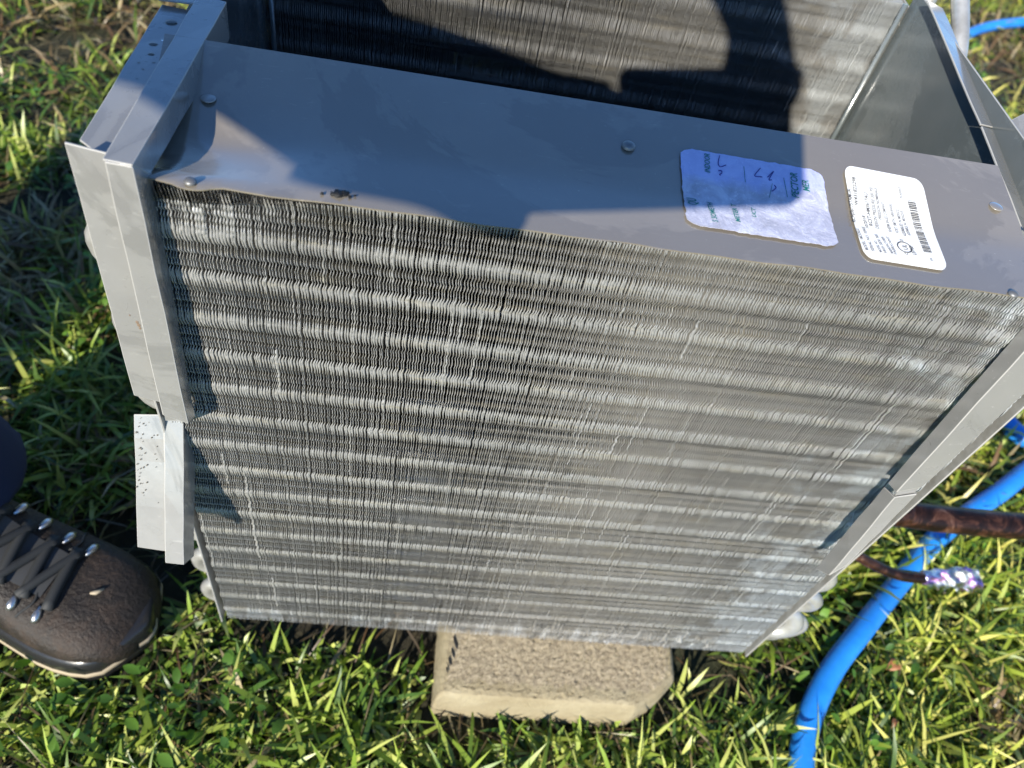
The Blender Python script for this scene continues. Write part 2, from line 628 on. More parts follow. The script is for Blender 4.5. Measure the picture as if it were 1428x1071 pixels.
# tubes that thread the fins (one shared mesh)
tm = tube_mesh('tube', [(-0.004, 0, 0), (W + 0.004, 0, 0)], 0.0056, 10)
for bank in (0.0, 0.34):
    for i in range(NROW - 1):
        for k, dn in enumerate((0.018, 0.042)):
            v = 0.0145 + ROW * i + (0.5 * ROW if k else 0)
            if v > H - 0.008:
                continue
            o = link('tube', tm, None, coil, False)
            if not tm.materials:
                tm.materials.append(M_TUBE)
            o.location = Vector(P(0, v, bank + dn))

# return bends
bend_pts = [Vector((0, 0, 0.0148))] + [Vector((0.001 + 0.0110 * 1.25 * math.sin(a), 0, 0.0148 * math.cos(a))) for a in np.linspace(0, math.pi, 11)] + [Vector((0, 0, -0.0148))]
bmesh_b = tube_mesh('return_bend', bend_pts, 0.0060, 10)
bmesh_b.polygons.foreach_set('use_smooth', [True] * len(bmesh_b.polygons))
bmesh_b.materials.append(M_TUBE)
for bank in (0.0, 0.34):
    for i in range(NROW // 2):
        for k, dn in enumerate((0.018, 0.042)):
            v = 0.0145 + ROW * (2 * i + 0.5) + (0.5 * ROW if k else 0)
            if v > H - 0.012:
                continue
            o = link('return_bend', bmesh_b, None, coil)
            o.location = Vector(P(W + 0.001, v, bank + dn))
            v2 = v + ROW
            if v2 < H - 0.012:
                o = link('return_bend', bmesh_b, None, coil)
                o.location = Vector(P(-0.001, v2, bank + dn))
                o.rotation_euler = (0, 0, math.pi)

# tube sheets at the four slab ends
for bank, lab in ((0.0, None), (0.34, None)):
    for u in (-0.0012, W + 0.0012):
        sheet('tube_sheet', [[P(u, 0.002, bank - 0.003), P(u, 0.002, bank + 0.062)], [P(u, H + 0.002, bank - 0.003), P(u, H + 0.002, bank + 0.062)]], M_TUBE, coil, 0.0014)

# end plates closing the cavity
for u in (-0.001, W + 0.001):
    sheet('end_plate', [[P(u, 0.004 if u < 0 else -0.009, 0.064), P(u, 0.004 if u < 0 else -0.011, 0.338)], [P(u, H - 0.03, 0.064), P(u, H - 0.03, 0.338)]], M_PLATE, coil, 0.0012)
# seam bead and small clip where the right plate meets the rear fins
tube('seam_flange', [P(W - 0.004, 0.0, 0.336), P(W - 0.004, 0.2, 0.333), P(W - 0.004, 0.45, 0.333)], 0.0022, M_PLATE, coil, 6)
tube('seam_flange', [P(0.004, 0.005, 0.336), P(0.004, 0.2, 0.336), P(0.004, 0.45, 0.336)], 0.0022, M_PLATE, coil, 6)


# the labelled top strip
SN = [-0.0015, 0.0, 0.010, 0.022, 0.033, 0.040, 0.047, 0.054, 0.061, 0.068, 0.075, 0.085, 0.0965]
SX = [-0.01, 0, 0.034, 0.040, 0.047, 0.097, 0.2]
SV = [0.0006, 0.0002, -0.0008, -0.0013, -0.0025, -0.0122, -0.0122]


def strip_v(n, u=0.2):
    w = np.interp(n, SX, SV)
    return float(w - 0.0007 + 0.0006 * math.sin(u * 11 + 0.6) * math.sin(max(0, min(1, n / 0.097)) * math.pi) + 0.0095 * float(smoothstep(0.120, 0.030, u)) * math.sin(max(0, min(1, n / 0.097)) * math.pi))


us = list(np.linspace(0.006, 0.0340, 5)) + list(np.linspace(0.036, 0.050, 13)) + list(np.linspace(0.055, 0.462, 40))
rows = []
for u in us:
    row = []
    for k, n in enumerate(SN):
        nn = n
        # torn notch round the corner screw
        d = abs(u - 0.0415)
        if d < 0.0072 and n < 0.011:
            pass
        nn = n
        if k == 0:
            nn = n + 0.0004 * math.sin(u * 140) + 0.0004 * math.sin(u * 61)
            if 0.0335 < u < 0.0505:
                nn = n - 0.0028 * math.sin((u - 0.0335) / 0.017 * math.pi) ** 0.6
        vv = strip_v(n, u)
        if k == 0 and 0.0335 < u < 0.0505:
            vv = strip_v(0, u) + 0.0006
        row.append(P(u, vv, nn))
    rows.append(row)
st = sheet('top_strip', rows, M_STRIP, coil, 0.0008, 0, 1.0)
st.data.polygons.foreach_set('use_smooth', [True] * len(st.data.polygons))
es = st.modifiers.new('split', 'EDGE_SPLIT')
es.split_angle = math.radians(35)

def on_strip(u, n, lift=0.0004):
    return P(u, strip_v(n, u) - 0.0008 - lift, n)


def disc_mesh(name, r, h, seg=20, dome=0.4):
    verts, faces = [], []
    prof = [(r, 0), (r, h * 0.6), (r * 0.85, h), (r * 0.4, h * (1 + dome))]
    for (rr, z) in prof:
        for k in range(seg):
            a = 2 * math.pi * k / seg
            verts.append((rr * math.cos(a), rr * math.sin(a), z))
    verts.append((0, 0, h * (1 + dome)))
    for i in range(len(prof) - 1):
        for k in range(seg):
            k2 = (k + 1) % seg
            faces.append((i * seg + k, i * seg + k2, (i + 1) * seg + k2, (i + 1) * seg + k))
    for k in range(seg):
        faces.append(((len(prof) - 1) * seg + k, (len(prof) - 1) * seg + (k + 1) % seg, len(verts) - 1))
    return mesh_py(name, verts, faces)


dm = disc_mesh('rivet', 0.0038, 0.0005)
dm.materials.append(M_STRIP)
dm2 = disc_mesh('screw_head', 0.0042, 0.0022, 16)
dm2.materials.append(M_SCREW)
for (u, n) in ((0.0323, 0.0668), (0.4505, 0.0637)):
    o = link('rivet', dm, None, coil, True)
    o.location = on_strip(u, n, -0.0003)
for (u, n, sc) in ((0.2425, 0.067, 0.85), (0.0415, -0.0008, 0.62), (0.4361, -0.001, 0.6)):
    o = link('screw_head', dm2, None, coil, True)
    o.location = on_strip(u, n, -0.0005)
    o.scale = (sc, sc, sc)
    o['label'] = 'dull hex screw head on the grey strip'

# crumbs of black dirt
bm = bmesh.new()
for (du, dn, r) in ((0, 0, 0.0022), (0.002, 0.001, 0.0018), (-0.0022, -0.0004, 0.0012), (-0.007, -0.0012, 0.0008), (0.005, -0.001, 0.0008), (0.0035, 0.0016, 0.001), (0.0072, 0.0005, 0.0006), (-0.001, 0.002, 0.0011)):
    mtx = Matrix.Translation(on_strip(0.1041 + du, 0.0046 + dn, 0)) @ Matrix.Diagonal((r * 1.2, r * 1.1, r * 0.8, 1))
    bmesh.ops.create_icosphere(bm, subdivisions=1, radius=1, matrix=mtx)
for v in bm.verts:
    v.co += Vector((random.uniform(-1, 1), random.uniform(-1, 1), random.uniform(-1, 1))) * 0.0003
me = bpy.data.meshes.new('dirt_crumbs')
bm.to_mesh(me)
bm.free()
link('dirt_crumbs', me, M_DIRT, coil)


def conform_patch(name, corners, m, lift, nu=24, nn=24, rag=0.0, round_=0.0):
    """a patch lying on the strip; corners (u,n) TL TR BR BL"""
    TL, TR, BR, BL = [np.array(c) for c in corners]
    verts, faces = [], []
    for j in range(nn + 1):
        for i in range(nu + 1):
            a, b = i / nu, j / nn
            # rounded corners: pull corner points in
            aa, bb = a, b
            if round_:
                ca, cb = min(a, 1 - a), min(b, 1 - b)
                if ca < round_ and cb < round_:
                    x, y = 1 - ca / round_, 1 - cb / round_
                    k = max(x, y) / max(1e-6, math.hypot(x, y))
                    x, y = x * k, y * k
                    ca2, cb2 = round_ * (1 - x), round_ * (1 - y)
                    aa = ca2 if a < 0.5 else 1 - ca2
                    bb = cb2 if b < 0.5 else 1 - cb2
            p = (TL * (1 - aa) + TR * aa) * (1 - bb) + (BL * (1 - aa) + BR * aa) * bb
            if rag and (i in (0, nu) or j in (0, nn)):
                p = p + rng.normal(0, rag, 2)
            verts.append(on_strip(p[0], p[1], lift))
    for j in range(nn):
        for i in range(nu):
            q0 = j * (nu + 1) + i
            faces.append((q0, q0 + nu + 1, q0 + nu + 2, q0 + 1))
    o = link(name, mesh_py(name, verts, faces), m, coil, True)
    s = o.modifiers.new('thickness', 'SOLIDIFY')
    s.thickness = 0.0002
    s.offset = -1
    es = o.modifiers.new('split', 'EDGE_SPLIT')
    es.split_angle = math.radians(35)
    return o


rating = conform_patch('rating_label', [(0.3627, 0.0765), (0.4083, 0.0743), (0.4043, 0.0086), (0.3595, 0.0100)], M_LABEL, 0.0005, 24, 28, 0, 0.11)
rating['label'] = 'white printed rating label with barcode'
sticker = conform_patch('faded_sticker', [(0.2703, 0.0712), (0.3491, 0.0692), (0.3475, 0.0150), (0.2690, 0.0168)], M_STICK, 0.0005, 36, 28, 0.00022, 0.10)
sticker['label'] = 'worn pale lilac paper sticker with partly peeled teal print'


def text_on_strip(s, u0, n0, u1, n1, height, m, parent, lift=0.0008, shear=0.0):
    """reading direction runs from (u0,n0) to (u1,n1); letter tops point left"""
    cu = bpy.data.curves.new('txt', 'FONT')
    cu.body = s
    cu.size = 1
    cu.shear = shear
    cu.offset = 0.018
    cu.resolution_u = 2
    ob = bpy.data.objects.new('txt', cu)
    COL.objects.link(ob)
    dg = bpy.context.evaluated_depsgraph_get()
    me = bpy.data.meshes.new_from_object(ob.evaluated_get(dg))
    bpy.data.objects.remove(ob)
    bpy.data.curves.remove(cu)
    bm = bmesh.new()
    bm.from_mesh(me)
    bmesh.ops.subdivide_edges(bm, edges=[e for e in bm.edges if e.calc_length() > 0.4], cuts=1)
    bm.to_mesh(me)
    bm.free()
    xs = [v.co.x for v in me.vertices]
    x0, x1 = min(xs), max(xs)
    d = Vector((u1 - u0, n1 - n0))
    L = d.length
    d.normalize()
    up = Vector((-d.y, d.x))
    if up.x > 0:
        up = -up
    for v in me.vertices:
        a = (v.co.x - x0) / max(1e-6, x1 - x0) * L
        b = v.co.y * height / 0.7
        v.co = on_strip(u0 + d.x * a + up.x * b, n0 + d.y * a + up.y * b, lift)
    me.name = 'lettering'
    return link('lettering', me, m, parent)


LINES = [
    ('RCHJ3617STAMUA', 0.3616, 0.0358, 0.3633, 0.0588, .0016), ('MODEL / MODELE:', 0.3629, 0.0156, 0.3616, 0.0314, .0015),
    ('W431822298', 0.3655, 0.0480, 0.3678, 0.0679, .0016), ('SERIAL NO. SERIE', 0.3660, 0.0155, 0.3655, 0.0334, .0013),
    ('10/2018', 0.3679, 0.0326, 0.3679, 0.0417, .0014), ('RCST-HM3617AU', 0.3707, 0.0348, 0.3726, 0.0579, .0016),
    ('DESIGN PRESSURE 300 PSI', 0.3738, 0.0334, 0.3766, 0.0623, .0015), ('MODEL NO.', 0.3701, 0.0154, 0.3692, 0.0239, .0012),
    ('PRESSION NOMINALE', 0.3772, 0.0405, 0.3791, 0.0624, .0014), ('HIGH SIDE 300', 0.3727, 0.0155, 0.3712, 0.0288, .0013),
    ('RHEEM SALES COMPANY', 0.3806, 0.0323, 0.3811, 0.0532, .0014), ('MANUFACTURER', 0.3763, 0.0158, 0.3742, 0.0277, .0012),
    ('FABRICANT', 0.3782, 0.0154, 0.3773, 0.0283, .0012), ('FORT SMITH, ARKANSAS', 0.3845, 0.0322, 0.3854, 0.0529, .0014),
    ('ASSEMBLED IN MEXICO', 0.3882, 0.0304, 0.3887, 0.0499, .0014), ('ASSEMBLE AU MEXIQUE', 0.3909, 0.0314, 0.3909, 0.0488, .0013),
    ('92-4304-01', 0.3929, 0.0575, 0.3936, 0.0662, .0013), ('LISTED', 0.3893, 0.0171, 0.3889, 0.0237, .0016),
    ('C', 0.3843, 0.0161, 0.3846, 0.0174, .0014), ('US', 0.3847, 0.0253, 0.3851, 0.0274, .0014), ('1A', 0.3975, 0.0143, 0.3973, 0.0162, .0013)]
for (s, a, b, c_, d_, h) in LINES:
    big = s in ('RCHJ3617STAMUA', 'W431822298', 'RCST-HM3617AU', 'LISTED', 'C', 'US', '10/2018')
    text_on_strip(s, a, b, c_, d_, h * 1.3, M_INK if big else M_INK_L, rating)
text_on_strip('UL', 0.3856, 0.0200, 0.3856, 0.0238, .0026, M_INK, rating)
# ring of the safety mark
ring = []
rf = []
for k in range(28):
    a = 2 * math.pi * k / 28
    for rr in (0.0034, 0.0041):
        ring.append(on_strip(0.3842 + rr * math.cos(a), 0.0218 + rr * math.sin(a), 0.0008))
    k2 = (k + 1) % 28
    rf.append((2 * k, 2 * k + 1, 2 * k2 + 1, 2 * k2))
link('mark_ring', mesh_py('mark_ring', ring, rf), M_INK, rating)
# barcode
bv, bf = [], []
r2 = np.random.default_rng(11)
nn = 0.0203
while nn < 0.0570:
    wd = r2.choice([0.0003, 0.0005, 0.0008])
    f = (nn - 0.0203) / 0.0367
    uL, uR = 0.3943 + f * 0.0012, 0.3989 + f * 0.0012
    k = len(bv)
    bv += [on_strip(uL, nn, 0.0008), on_strip(uR, nn, 0.0008), on_strip(uR, nn + wd, 0.0008), on_strip(uL, nn + wd, 0.0008)]
    bf.append((k, k + 1, k + 2, k + 3))
    nn += wd + r2.choice([0.0003, 0.0004, 0.0007])
link('barcode', mesh_py('barcode', bv, bf), M_INK, rating)

for (s, a, b, c_, d_, h) in [('QU', 0.2760, 0.0319, 0.2757, 0.0368, .0040), ('S SOMETH', 0.2850, 0.0209, 0.2840, 0.0355, .0023),
                             ('INDOOR', 0.2852, 0.0558, 0.2862, 0.0691, .0024), ('PECTOR', 0.3325, 0.0473, 0.3340, 0.0645, .0032),
                             ('MER', 0.3394, 0.0528, 0.3397, 0.0606, .0030), ('METER T', 0.2970, 0.0234, 0.2965, 0.0370, .0020),
                             ('UCT', 0.3062, 0.0287, 0.3069, 0.0358, .0018)]:
    text_on_strip(s, a, b, c_, d_, h * 1.25, M_TEAL, sticker, 0.0008, 0.15)
for st_ in [[(0.2917, 0.0691), (0.2904, 0.0639), (0.2912, 0.0613), (0.2946, 0.0631)],
            [(0.29, 0.0583), (0.2916, 0.0586), (0.2917, 0.0571), (0.2904, 0.056), (0.2909, 0.0554)],
            [(0.3136, 0.0644), (0.31, 0.0593), (0.3105, 0.0582), (0.3138, 0.0585)],
            [(0.317, 0.059), (0.3209, 0.0637), (0.3175, 0.0575), (0.319, 0.0574)],
            [(0.3199, 0.054), (0.3206, 0.0522), (0.318, 0.0495)]]:
    pts = catmull([Vector((a, b, 0)) for a, b in st_], 5)
    tube('pen_stroke', [on_strip(p.x, p.y, 0.0006) for p in pts], 0.00028, M_PEN, sticker, 5)
for (a, b, c_, d_) in ((0.3045, 0.0700 - .006, 0.3040, 0.0530), (0.3190, 0.055, 0.3160, 0.045), (0.3260, 0.060, 0.3262, 0.047)):
    tube('form_rule', [on_strip(a + (c_ - a) * k / 6, b + (d_ - b) * k / 6, 0.0006) for k in range(7)], 0.00014, M_TEAL, sticker, 4)


# ------------------------------------------------------------------ bent flanges
def jit(rows, a=0.0004):
    return rows


def lerp_rows(top, bot, k):
    return [[Vector(p) * (1 - i / k) + Vector(q) * (i / k) for p, q in zip(top, bot)] for i in range(k + 1)]


def flange(top, bot, label=None, mat_=None, k=6, thick=0.0013):
    rws = lerp_rows([P(*p) for p in top], [P(*p) for p in bot], k)
    for r_ in rws[1:-1]:
        for p in r_:
            p += Vector((random.uniform(-1, 1), random.uniform(-1, 1), random.uniform(-1, 1))) * 0.00025
    return sheet('flange', rws, mat_ or M_PAINT, coil, thick, 0.0005, 0.0, label)


# left, lower leg down the fin face: recessed outer sheet, step, face, lip
flange([(-0.0056, -0.0147, -0.0030), (0.0112, -0.0120, -0.0030), (0.0122, -0.0128, -0.0096), (0.0224, -0.0122, -0.0096), (0.0236, -0.0010, 0.0036)],
       [(-0.0052, 0.1396, -0.0145), (0.0092, 0.1440, -0.0145), (0.0108, 0.1470, -0.0207), (0.0228, 0.1533, -0.0207), (0.0232, 0.1590, -0.0112)])
# the bridge of metal left between the relief cuts
poly_plate('flange_bridge', [P(0.0110, 0.142, -0.0201), P(0.0228, 0.150, -0.0201), P(0.0226, 0.1560, -0.0200), P(0.011, 0.186, 0.0026), P(0.0004, 0.1835, 0.0026), P(0.0106, 0.1530, -0.0200)], M_PAINT, coil, 0.001, (0, 0.0011, 0))
# left lower tab, bent away from the fins
flange([(-0.0206, 0.1872, 0.0056), (-0.0020, 0.1850, 0.0060), (-0.0008, 0.1821, 0.0027), (0.0098, 0.1828, 0.0022), (0.0112, 0.1995, 0.0132)],
       [(-0.0204, 0.2699, -0.0418), (-0.0020, 0.2713, -0.0427), (-0.0010, 0.2735, -0.0497), (0.0100, 0.2738, -0.0500), (0.0112, 0.2867, -0.0374)],
       'short bent tab of the left flange, spotted with dirt')
# left, upper leg along the rim
flange([(-0.0078, -0.0040, 0.0131), (0.0095, -0.0042, 0.0000), (0.0107, -0.0125, -0.0088), (0.0224, -0.0124, -0.0098), (0.0236, -0.0004, 0.0010)],
       [(-0.0088, -0.0040, 0.1400), (0.0098, -0.0042, 0.1380), (0.0112, -0.0120, 0.1420), (0.0256, -0.0120, 0.1387), (0.0264, 0.0050, 0.1330)])
flange([(-0.0100, -0.0075, 0.1385), (0.0098, -0.0075, 0.1400), (0.0112, -0.0122, 0.1425), (0.0220, -0.0122, 0.1440)],
       [(-0.0160, -0.0010, 0.3200), (0.0098, -0.0050, 0.3300), (0.0112, -0.0110, 0.3300), (0.0240, -0.0110, 0.3300)])
# right rim
flange([(0.4880, -0.0190, 0.2990), (0.5035, -0.0150, 0.3000), (0.5045, 0.0060, 0.3000)],
       [(0.4880, -0.0004, 0.1643), (0.5030, 0.0030, 0.1700), (0.5040, 0.0200, 0.1700)])
flange([(0.4880, -0.0002, 0.1630), (0.5030, 0.0040, 0.1690), (0.5040, 0.0220, 0.1690)],
       [(0.4880, 0.0200, 0.0400), (0.5020, 0.0260, 0.0360), (0.5030, 0.0400, 0.0400)])
# bent ear outside the right rim
flange([(0.5050, -0.0022, 0.1677), (0.5330, -0.0090, 0.1850)],
       [(0.5050, 0.0308, 0.0909), (0.5330, 0.0290, 0.0900)], 'bent grey ear standing outside the right rim')
# right, lower leg
flange([(0.4580, -0.0160, 0.0026), (0.4580, -0.0190, -0.0085), (0.4850, -0.004, -0.0080)],
       [(0.4580, 0.1575, -0.0110), (0.4580, 0.1530, -0.0205), (0.4698, 0.1440, -0.0205)])
poly_plate('flange_bridge', [P(0.4584, 0.148, -0.0196), P(0.4696, 0.139, -0.0196), P(0.4692, 0.152, -0.0212), P(0.4584, 0.162, -0.0220)], M_PAINT, coil, 0.001, (0, 0.0012, 0))
flange([(0.4580, 0.1620, -0.0110), (0.4580, 0.1560, -0.0220), (0.4694, 0.1500, -0.0220)],
       [(0.4580, 0.2634, -0.0205), (0.4580, 0.2487, -0.0326), (0.4618, 0.2318, -0.0326)])
# water beads on the upper left flange
for (u, n, r) in ((0.0008, 0.1223, 0.0026), (-0.0015, 0.0988, 0.0018), (0.0002, 0.0892, 0.0015), (0.0018, 0.1043, 0.0010), (0.0006, 0.0748, 0.0007), (-0.003, 0.080, 0.0007), (0.0035, 0.082, 0.0008), (0.0005, 0.066, 0.0006), (-0.004, 0.070, 0.0005)):
    bm = bmesh.new()
    bmesh.ops.create_icosphere(bm, subdivisions=3, radius=1)
    for v in bm.verts:
        v.co = Vector((v.co.x * r * 1.15, v.co.y * r, max(v.co.z, -0.1) * r * 0.35))
    me = bpy.data.meshes.new('water_bead')
    bm.to_mesh(me)
    bm.free()
    o = link('water_bead', me, M_DROP, coil, True)
    o.location = P(u, -0.0046, n)
# specks of mud on the tab
bm = bmesh.new()
for k in range(46):
    a = random.random()
    b = min(0.95, abs(random.gauss(0, 0.35)))
    p0 = P(-0.0200, 0.1870, 0.0050) * (1 - a) + P(-0.0198, 0.240, -0.0250) * a
    p = p0 + Vector((0.015 * b, 0, 0)) + Vector((0, -0.0009, 0.0005))
    r = random.uniform(0.0002, 0.0006)
    bmesh.ops.create_icosphere(bm, subdivisions=1, radius=r, matrix=Matrix.Translation(p))
me = bpy.data.meshes.new('mud_specks')
bm.to_mesh(me)
bm.free()
o = link('mud_specks', me, mat('dried_mud', (0.16, 0.14, 0.11), 0.9), coil)
o['kind'] = 'stuff'
# chipped paint and rust on the left flange
bm = bmesh.new()
for (du, dv, r) in ((0, 0, 0.0011), (0.0004, 0.002, 0.0013), (0.0006, 0.0042, 0.0009), (-0.0026, -0.0045, 0.0006)):
    bmesh.ops.create_icosphere(bm, subdivisions=2, radius=1, matrix=Matrix.Translation(P(0.0089 + du, 0.0772 + dv, -0.0160)) @ Matrix.Diagonal((r * 0.7, 0.0003, r, 1)))
me = bpy.data.meshes.new('rust_chip')
bm.to_mesh(me)
bm.free()
M_RUST = mat('rust_chip', (0.17, 0.12, 0.08), 0.8)
link('rust_chip', me, M_RUST, coil)

# pipe work
tube('header_pipe', catmull([P(0.500, -0.035, 0.352), P(0.522, -0.030, 0.340), P(0.530, -0.0135, 0.3265), P(0.530, 0.0168, 0.285), P(0.530, 0.07, 0.262), P(0.528, 0.16, 0.25), P(0.51, 0.19, 0.25), P(0.50, 0.195, 0.25)], 6), 0.0066, M_TUBE, coil, 14)
tube('header_pipe', catmull([P(0.500, -0.02, 0.38), P(0.520, -0.022, 0.366), P(0.516, 0.0, 0.345), P(0.505, 0.02, 0.34)], 6), 0.007, M_TUBE, coil, 14)
sp = catmull([P(0.49, 0.367, 0.12), P(0.56, 0.368, 0.112), P(0.63, 0.3680, 0.103), P(0.70, 0.367, 0.10), P(0.765, 0.366, 0.10), P(0.86, 0.366, 0.10)], 8)
rr = [0.0118 if k < 17 else 0.0136 for k in range(len(sp))]
tube('suction_pipe', sp, rr, M_COPPER, coil, 18, 0.02)
tube('pipe_collar', [P(0.617, 0.368, 0.105), P(0.620, 0.368, 0.1045), P(0.637, 0.368, 0.1028), P(0.640, 0.368, 0.102)], [0.0120, 0.0142, 0.0142, 0.0120], M_COPPER, coil, 18)
lp = catmull([P(0.49, 0.40, 0.10), P(0.55, 0.40, 0.10), P(0.585, 0.41, 0.09), P(0.615, 0.425, 0.082), P(0.66, 0.44, 0.075), P(0.70, 0.444, 0.075)], 6)
liq = tube('liquid_pipe', lp, 0.0058, M_COPPER, coil, 12, 0.03)
fk = np.linspace(0, 1, 16)
fp = [P(0.688 + 0.070 * k, 0.4432 + 0.003 * k + random.uniform(-1, 1) * 0.001, 0.075 + 0.004 * k) for k in fk]
fr = [0.0070 + 0.0055 * min(1, k * 1.3) if 0 < k < 1 else 0.004 for k in fk]
fo = link('foil_cap', tube_mesh('foil_cap', fp, fr, 16, True, 0.24), M_FOIL, coil, False)
fo['label'] = 'crinkled silver and purple foil wrapped on the pipe end'
# thin distributor tubes near the lower right corner
tube('distributor_tube', catmull([P(0.503, 0.44, 0.03), P(0.530, 0.438, 0.025), P(0.545, 0.444, 0.02), P(0.552, 0.460, 0.018), P(0.542, 0.477, 0.018), P(0.52, 0.486, 0.02), P(0.503, 0.484, 0.02)], 6), 0.0036, M_TUBE, coil, 8)

for (v_, n_, sc, rot) in ((0.385, 0.016, 1.45, 0.15), (0.430, 0.014, 1.6, -0.2), (0.462, 0.018, 1.35, 0.25), (0.350, 0.020, 1.3, 0.0)):
    o = link('return_bend', bmesh_b, None, coil)
    o.location = P(W + 0.002, v_, n_)
    o.scale = (sc, 1.25, sc * 0.8)
    o.rotation_euler = (rot, 0, -0.25)

# ------------------------------------------------------------------ concrete block
blk = thing('concrete_block', 'sandy tan concrete block with a broken corner propped under the coil', 'block', (0.31, -0.005, 0))
out2 = [(0.1965, -0.0570), (0.3860, -0.0590), (0.4130, -0.0430), (0.4290, -0.0270), (0.4325, 0.0500), (0.1985, 0.0500)]
zt = G - H - 0.0008


def inside(x, y, poly):
    c_ = False
    j = len(poly) - 1
    for i in range(len(poly)):
        xi, yi = poly[i]
        xj, yj = poly[j]
        if (yi > y) != (yj > y) and x < (xj - xi) * (y - yi) / (yj - yi) + xi:
            c_ = not c_
        j = i
    return c_


bm = bmesh.new()
dense = []
for i in range(len(out2)):
    a, b = Vector(out2[i]), Vector(out2[(i + 1) % len(out2)])
    k = max(2, int((b - a).length / 0.006))
    for s in range(k):
        dense.append(a + (b - a) * s / k)
cen = Vector((0.31, 0.0))
rings = []
for (inset, z) in ((0.0, -0.01), (0.0, 0.012), (0.0, 0.026), (0.0004, 0.040), (0.0016, 0.0500), (0.0034, zt - 0.0022), (0.0060, zt - 0.0005), (0.014, zt), (0.034, zt), (0.048, zt), (0.052, zt)):
    ring_ = []
    for p in dense:
        d = cen - p
        L = d.length
        dd = Vector((d.x / L * 0.6, d.y / L * 1.0))
        sc_y = min(inset, abs(p.y - 0.0) * 0.98)
        qx = p.x + (cen.x - p.x) * min(1, inset / 0.055)
        qy = p.y + (cen.y - p.y) * min(1, inset / 0.055)
        ring_.append(bm.verts.new((qx, qy, z)))
    rings.append(ring_)
for a, b in zip(rings[:-1], rings[1:]):
    for k in range(len(dense)):
        k2 = (k + 1) % len(dense)
        bm.faces.new((a[k], a[k2], b[k2], b[k]))
bm.faces.new(rings[-1])
bm.faces.new(list(reversed(rings[0])))
me = bpy.data.meshes.new('tmp')
bmesh.ops.recalc_face_normals(bm, faces=bm.faces)
bm.to_mesh(me)
bm.free()
tmp = link('tmp', me)
rm = tmp.modifiers.new('r', 'REMESH')
rm.mode = 'VOXEL'
rm.voxel_size = 0.0018
dg = bpy.context.evaluated_depsgraph_get()
me2 = bpy.data.meshes.new_from_object(tmp.evaluated_get(dg))
bpy.data.objects.remove(tmp)
bm = bmesh.new()
bm.from_mesh(me2)
for v in bm.verts:
    amp = 0.0010 if v.co.z > zt - 0.002 else 0.0004
    v.co += Vector((rng.normal(0, 0.4), rng.normal(0, 0.4), rng.normal(0, 0.45) if v.co.z < zt - 0.002 else -abs(rng.normal(0, 0.7)))) * amp
me = bpy.data.meshes.new('block_body')
bm.to_mesh(me)
bm.free()
ca = me.attributes.new('cast', 'FLOAT', 'POINT')
vals = []
for v in me.vertices:
    x, y, z = v.co
    s = 1.0 if (z < zt - 0.0016 or y < -0.0425 + 0.002 * math.sin(x * 300)) else 0.0
    if x < 0.207:
        s = max(s, 0.8)
    vals.append(s)
ca.data.foreach_set('value', vals)
link('block_body', me, M_BLOCK, blk, True)
bm = bmesh.new()
for (x, y, r) in ((0.2120, -0.008, 0.003), (0.2100, -0.018, 0.0022), (0.2075, -0.026, 0.002), (0.2055, -0.034, 0.0014)):
    bmesh.ops.create_icosphere(bm, subdivisions=2, radius=1, matrix=Matrix.Translation((x, y, zt)) @ Matrix.Rotation(0.3, 4, 'Z') @ Matrix.Diagonal((r * 0.5, r * 2.2, 0.0008, 1)))
me = bpy.data.meshes.new('crack')
bm.to_mesh(me)
bm.free()
link('crack', me, M_DIRT, blk)

# ------------------------------------------------------------------ hose
hz = 0.029
hp = [(0.41, -0.62), (0.480, -0.34), (0.5370, -0.140), (0.5620, -0.0660), (0.6000, -0.0072), (0.655, 0.0470), (0.7137, 0.1007), (0.7944, 0.1722), (0.9085, 0.2458), (0.9738, 0.2905), (1.12, 0.38), (1.38, 0.52), (1.72, 0.80), (2.05, 1.25), (2.10, 1.65), (1.90, 1.84), (1.6611, 1.7756), (1.4309, 1.6395), (1.20, 1.33), (1.02, 0.95), (0.925, 0.62), (0.9708, 0.3769), (1.02, 0.318), (1.12, 0.245), (1.35, 0.16), (1.8, 0.14), (2.4, 0.5), (2.7, 1.4), (2.6, 2.6), (1.4, 3.4), (0.1, 3.6), (-1.2, 3.5), (-2.2, 3.8)]
hpts = catmull([Vector((x, y, hz + 0.004 * math.sin(i * 1.7))) for i, (x, y) in enumerate(hp)], 10)
for i, p in enumerate(hpts):
    if i > 215 and i < 232:
        p.z += 0.027 * math.sin((i - 215) / 17 * math.pi)
hose = tube('garden_hose', hpts, 0.0122, M_HOSE, None, 16)
tag(hose, 'bright blue garden hose looping through the grass around the coil', 'hose')

# ------------------------------------------------------------------ grass
FOOT = Vector((-0.215, 0.045))     # boot centre
BD = Vector((0.955, -0.296)).normalized()


HP = np.array([[p.x, p.y] for p in hpts if -0.5 < p.x < 1.8 and p.y < 1.9])


def blocked(x, y, grow=0.0):
    b = (x > -0.006 - grow) & (x < 0.506 + grow) & (y > 0.0 - grow) & (y < 0.40 + grow)
    b |= (x > 0.196 - grow) & (x < 0.434 + grow) & (y > -0.060 - grow) & (y < 0.05)
    dx, dy = x - FOOT.x, y - FOOT.y
    a = dx * BD.x + dy * BD.y
    c_ = -dx * BD.y + dy * BD.x
    b |= (np.abs(a) < 0.155 + grow) & (np.abs(c_) < 0.054 + grow)
    x, y = np.asarray(x), np.asarray(y)
    if grow < 0.02:
        dm_ = np.full(x.shape, 9.0)
        for k in range(len(HP)):
            dm_ = np.minimum(dm_, (x - HP[k, 0]) ** 2 + (y - HP[k, 1]) ** 2)
        b |= dm_ < 0.012 ** 2
    return b


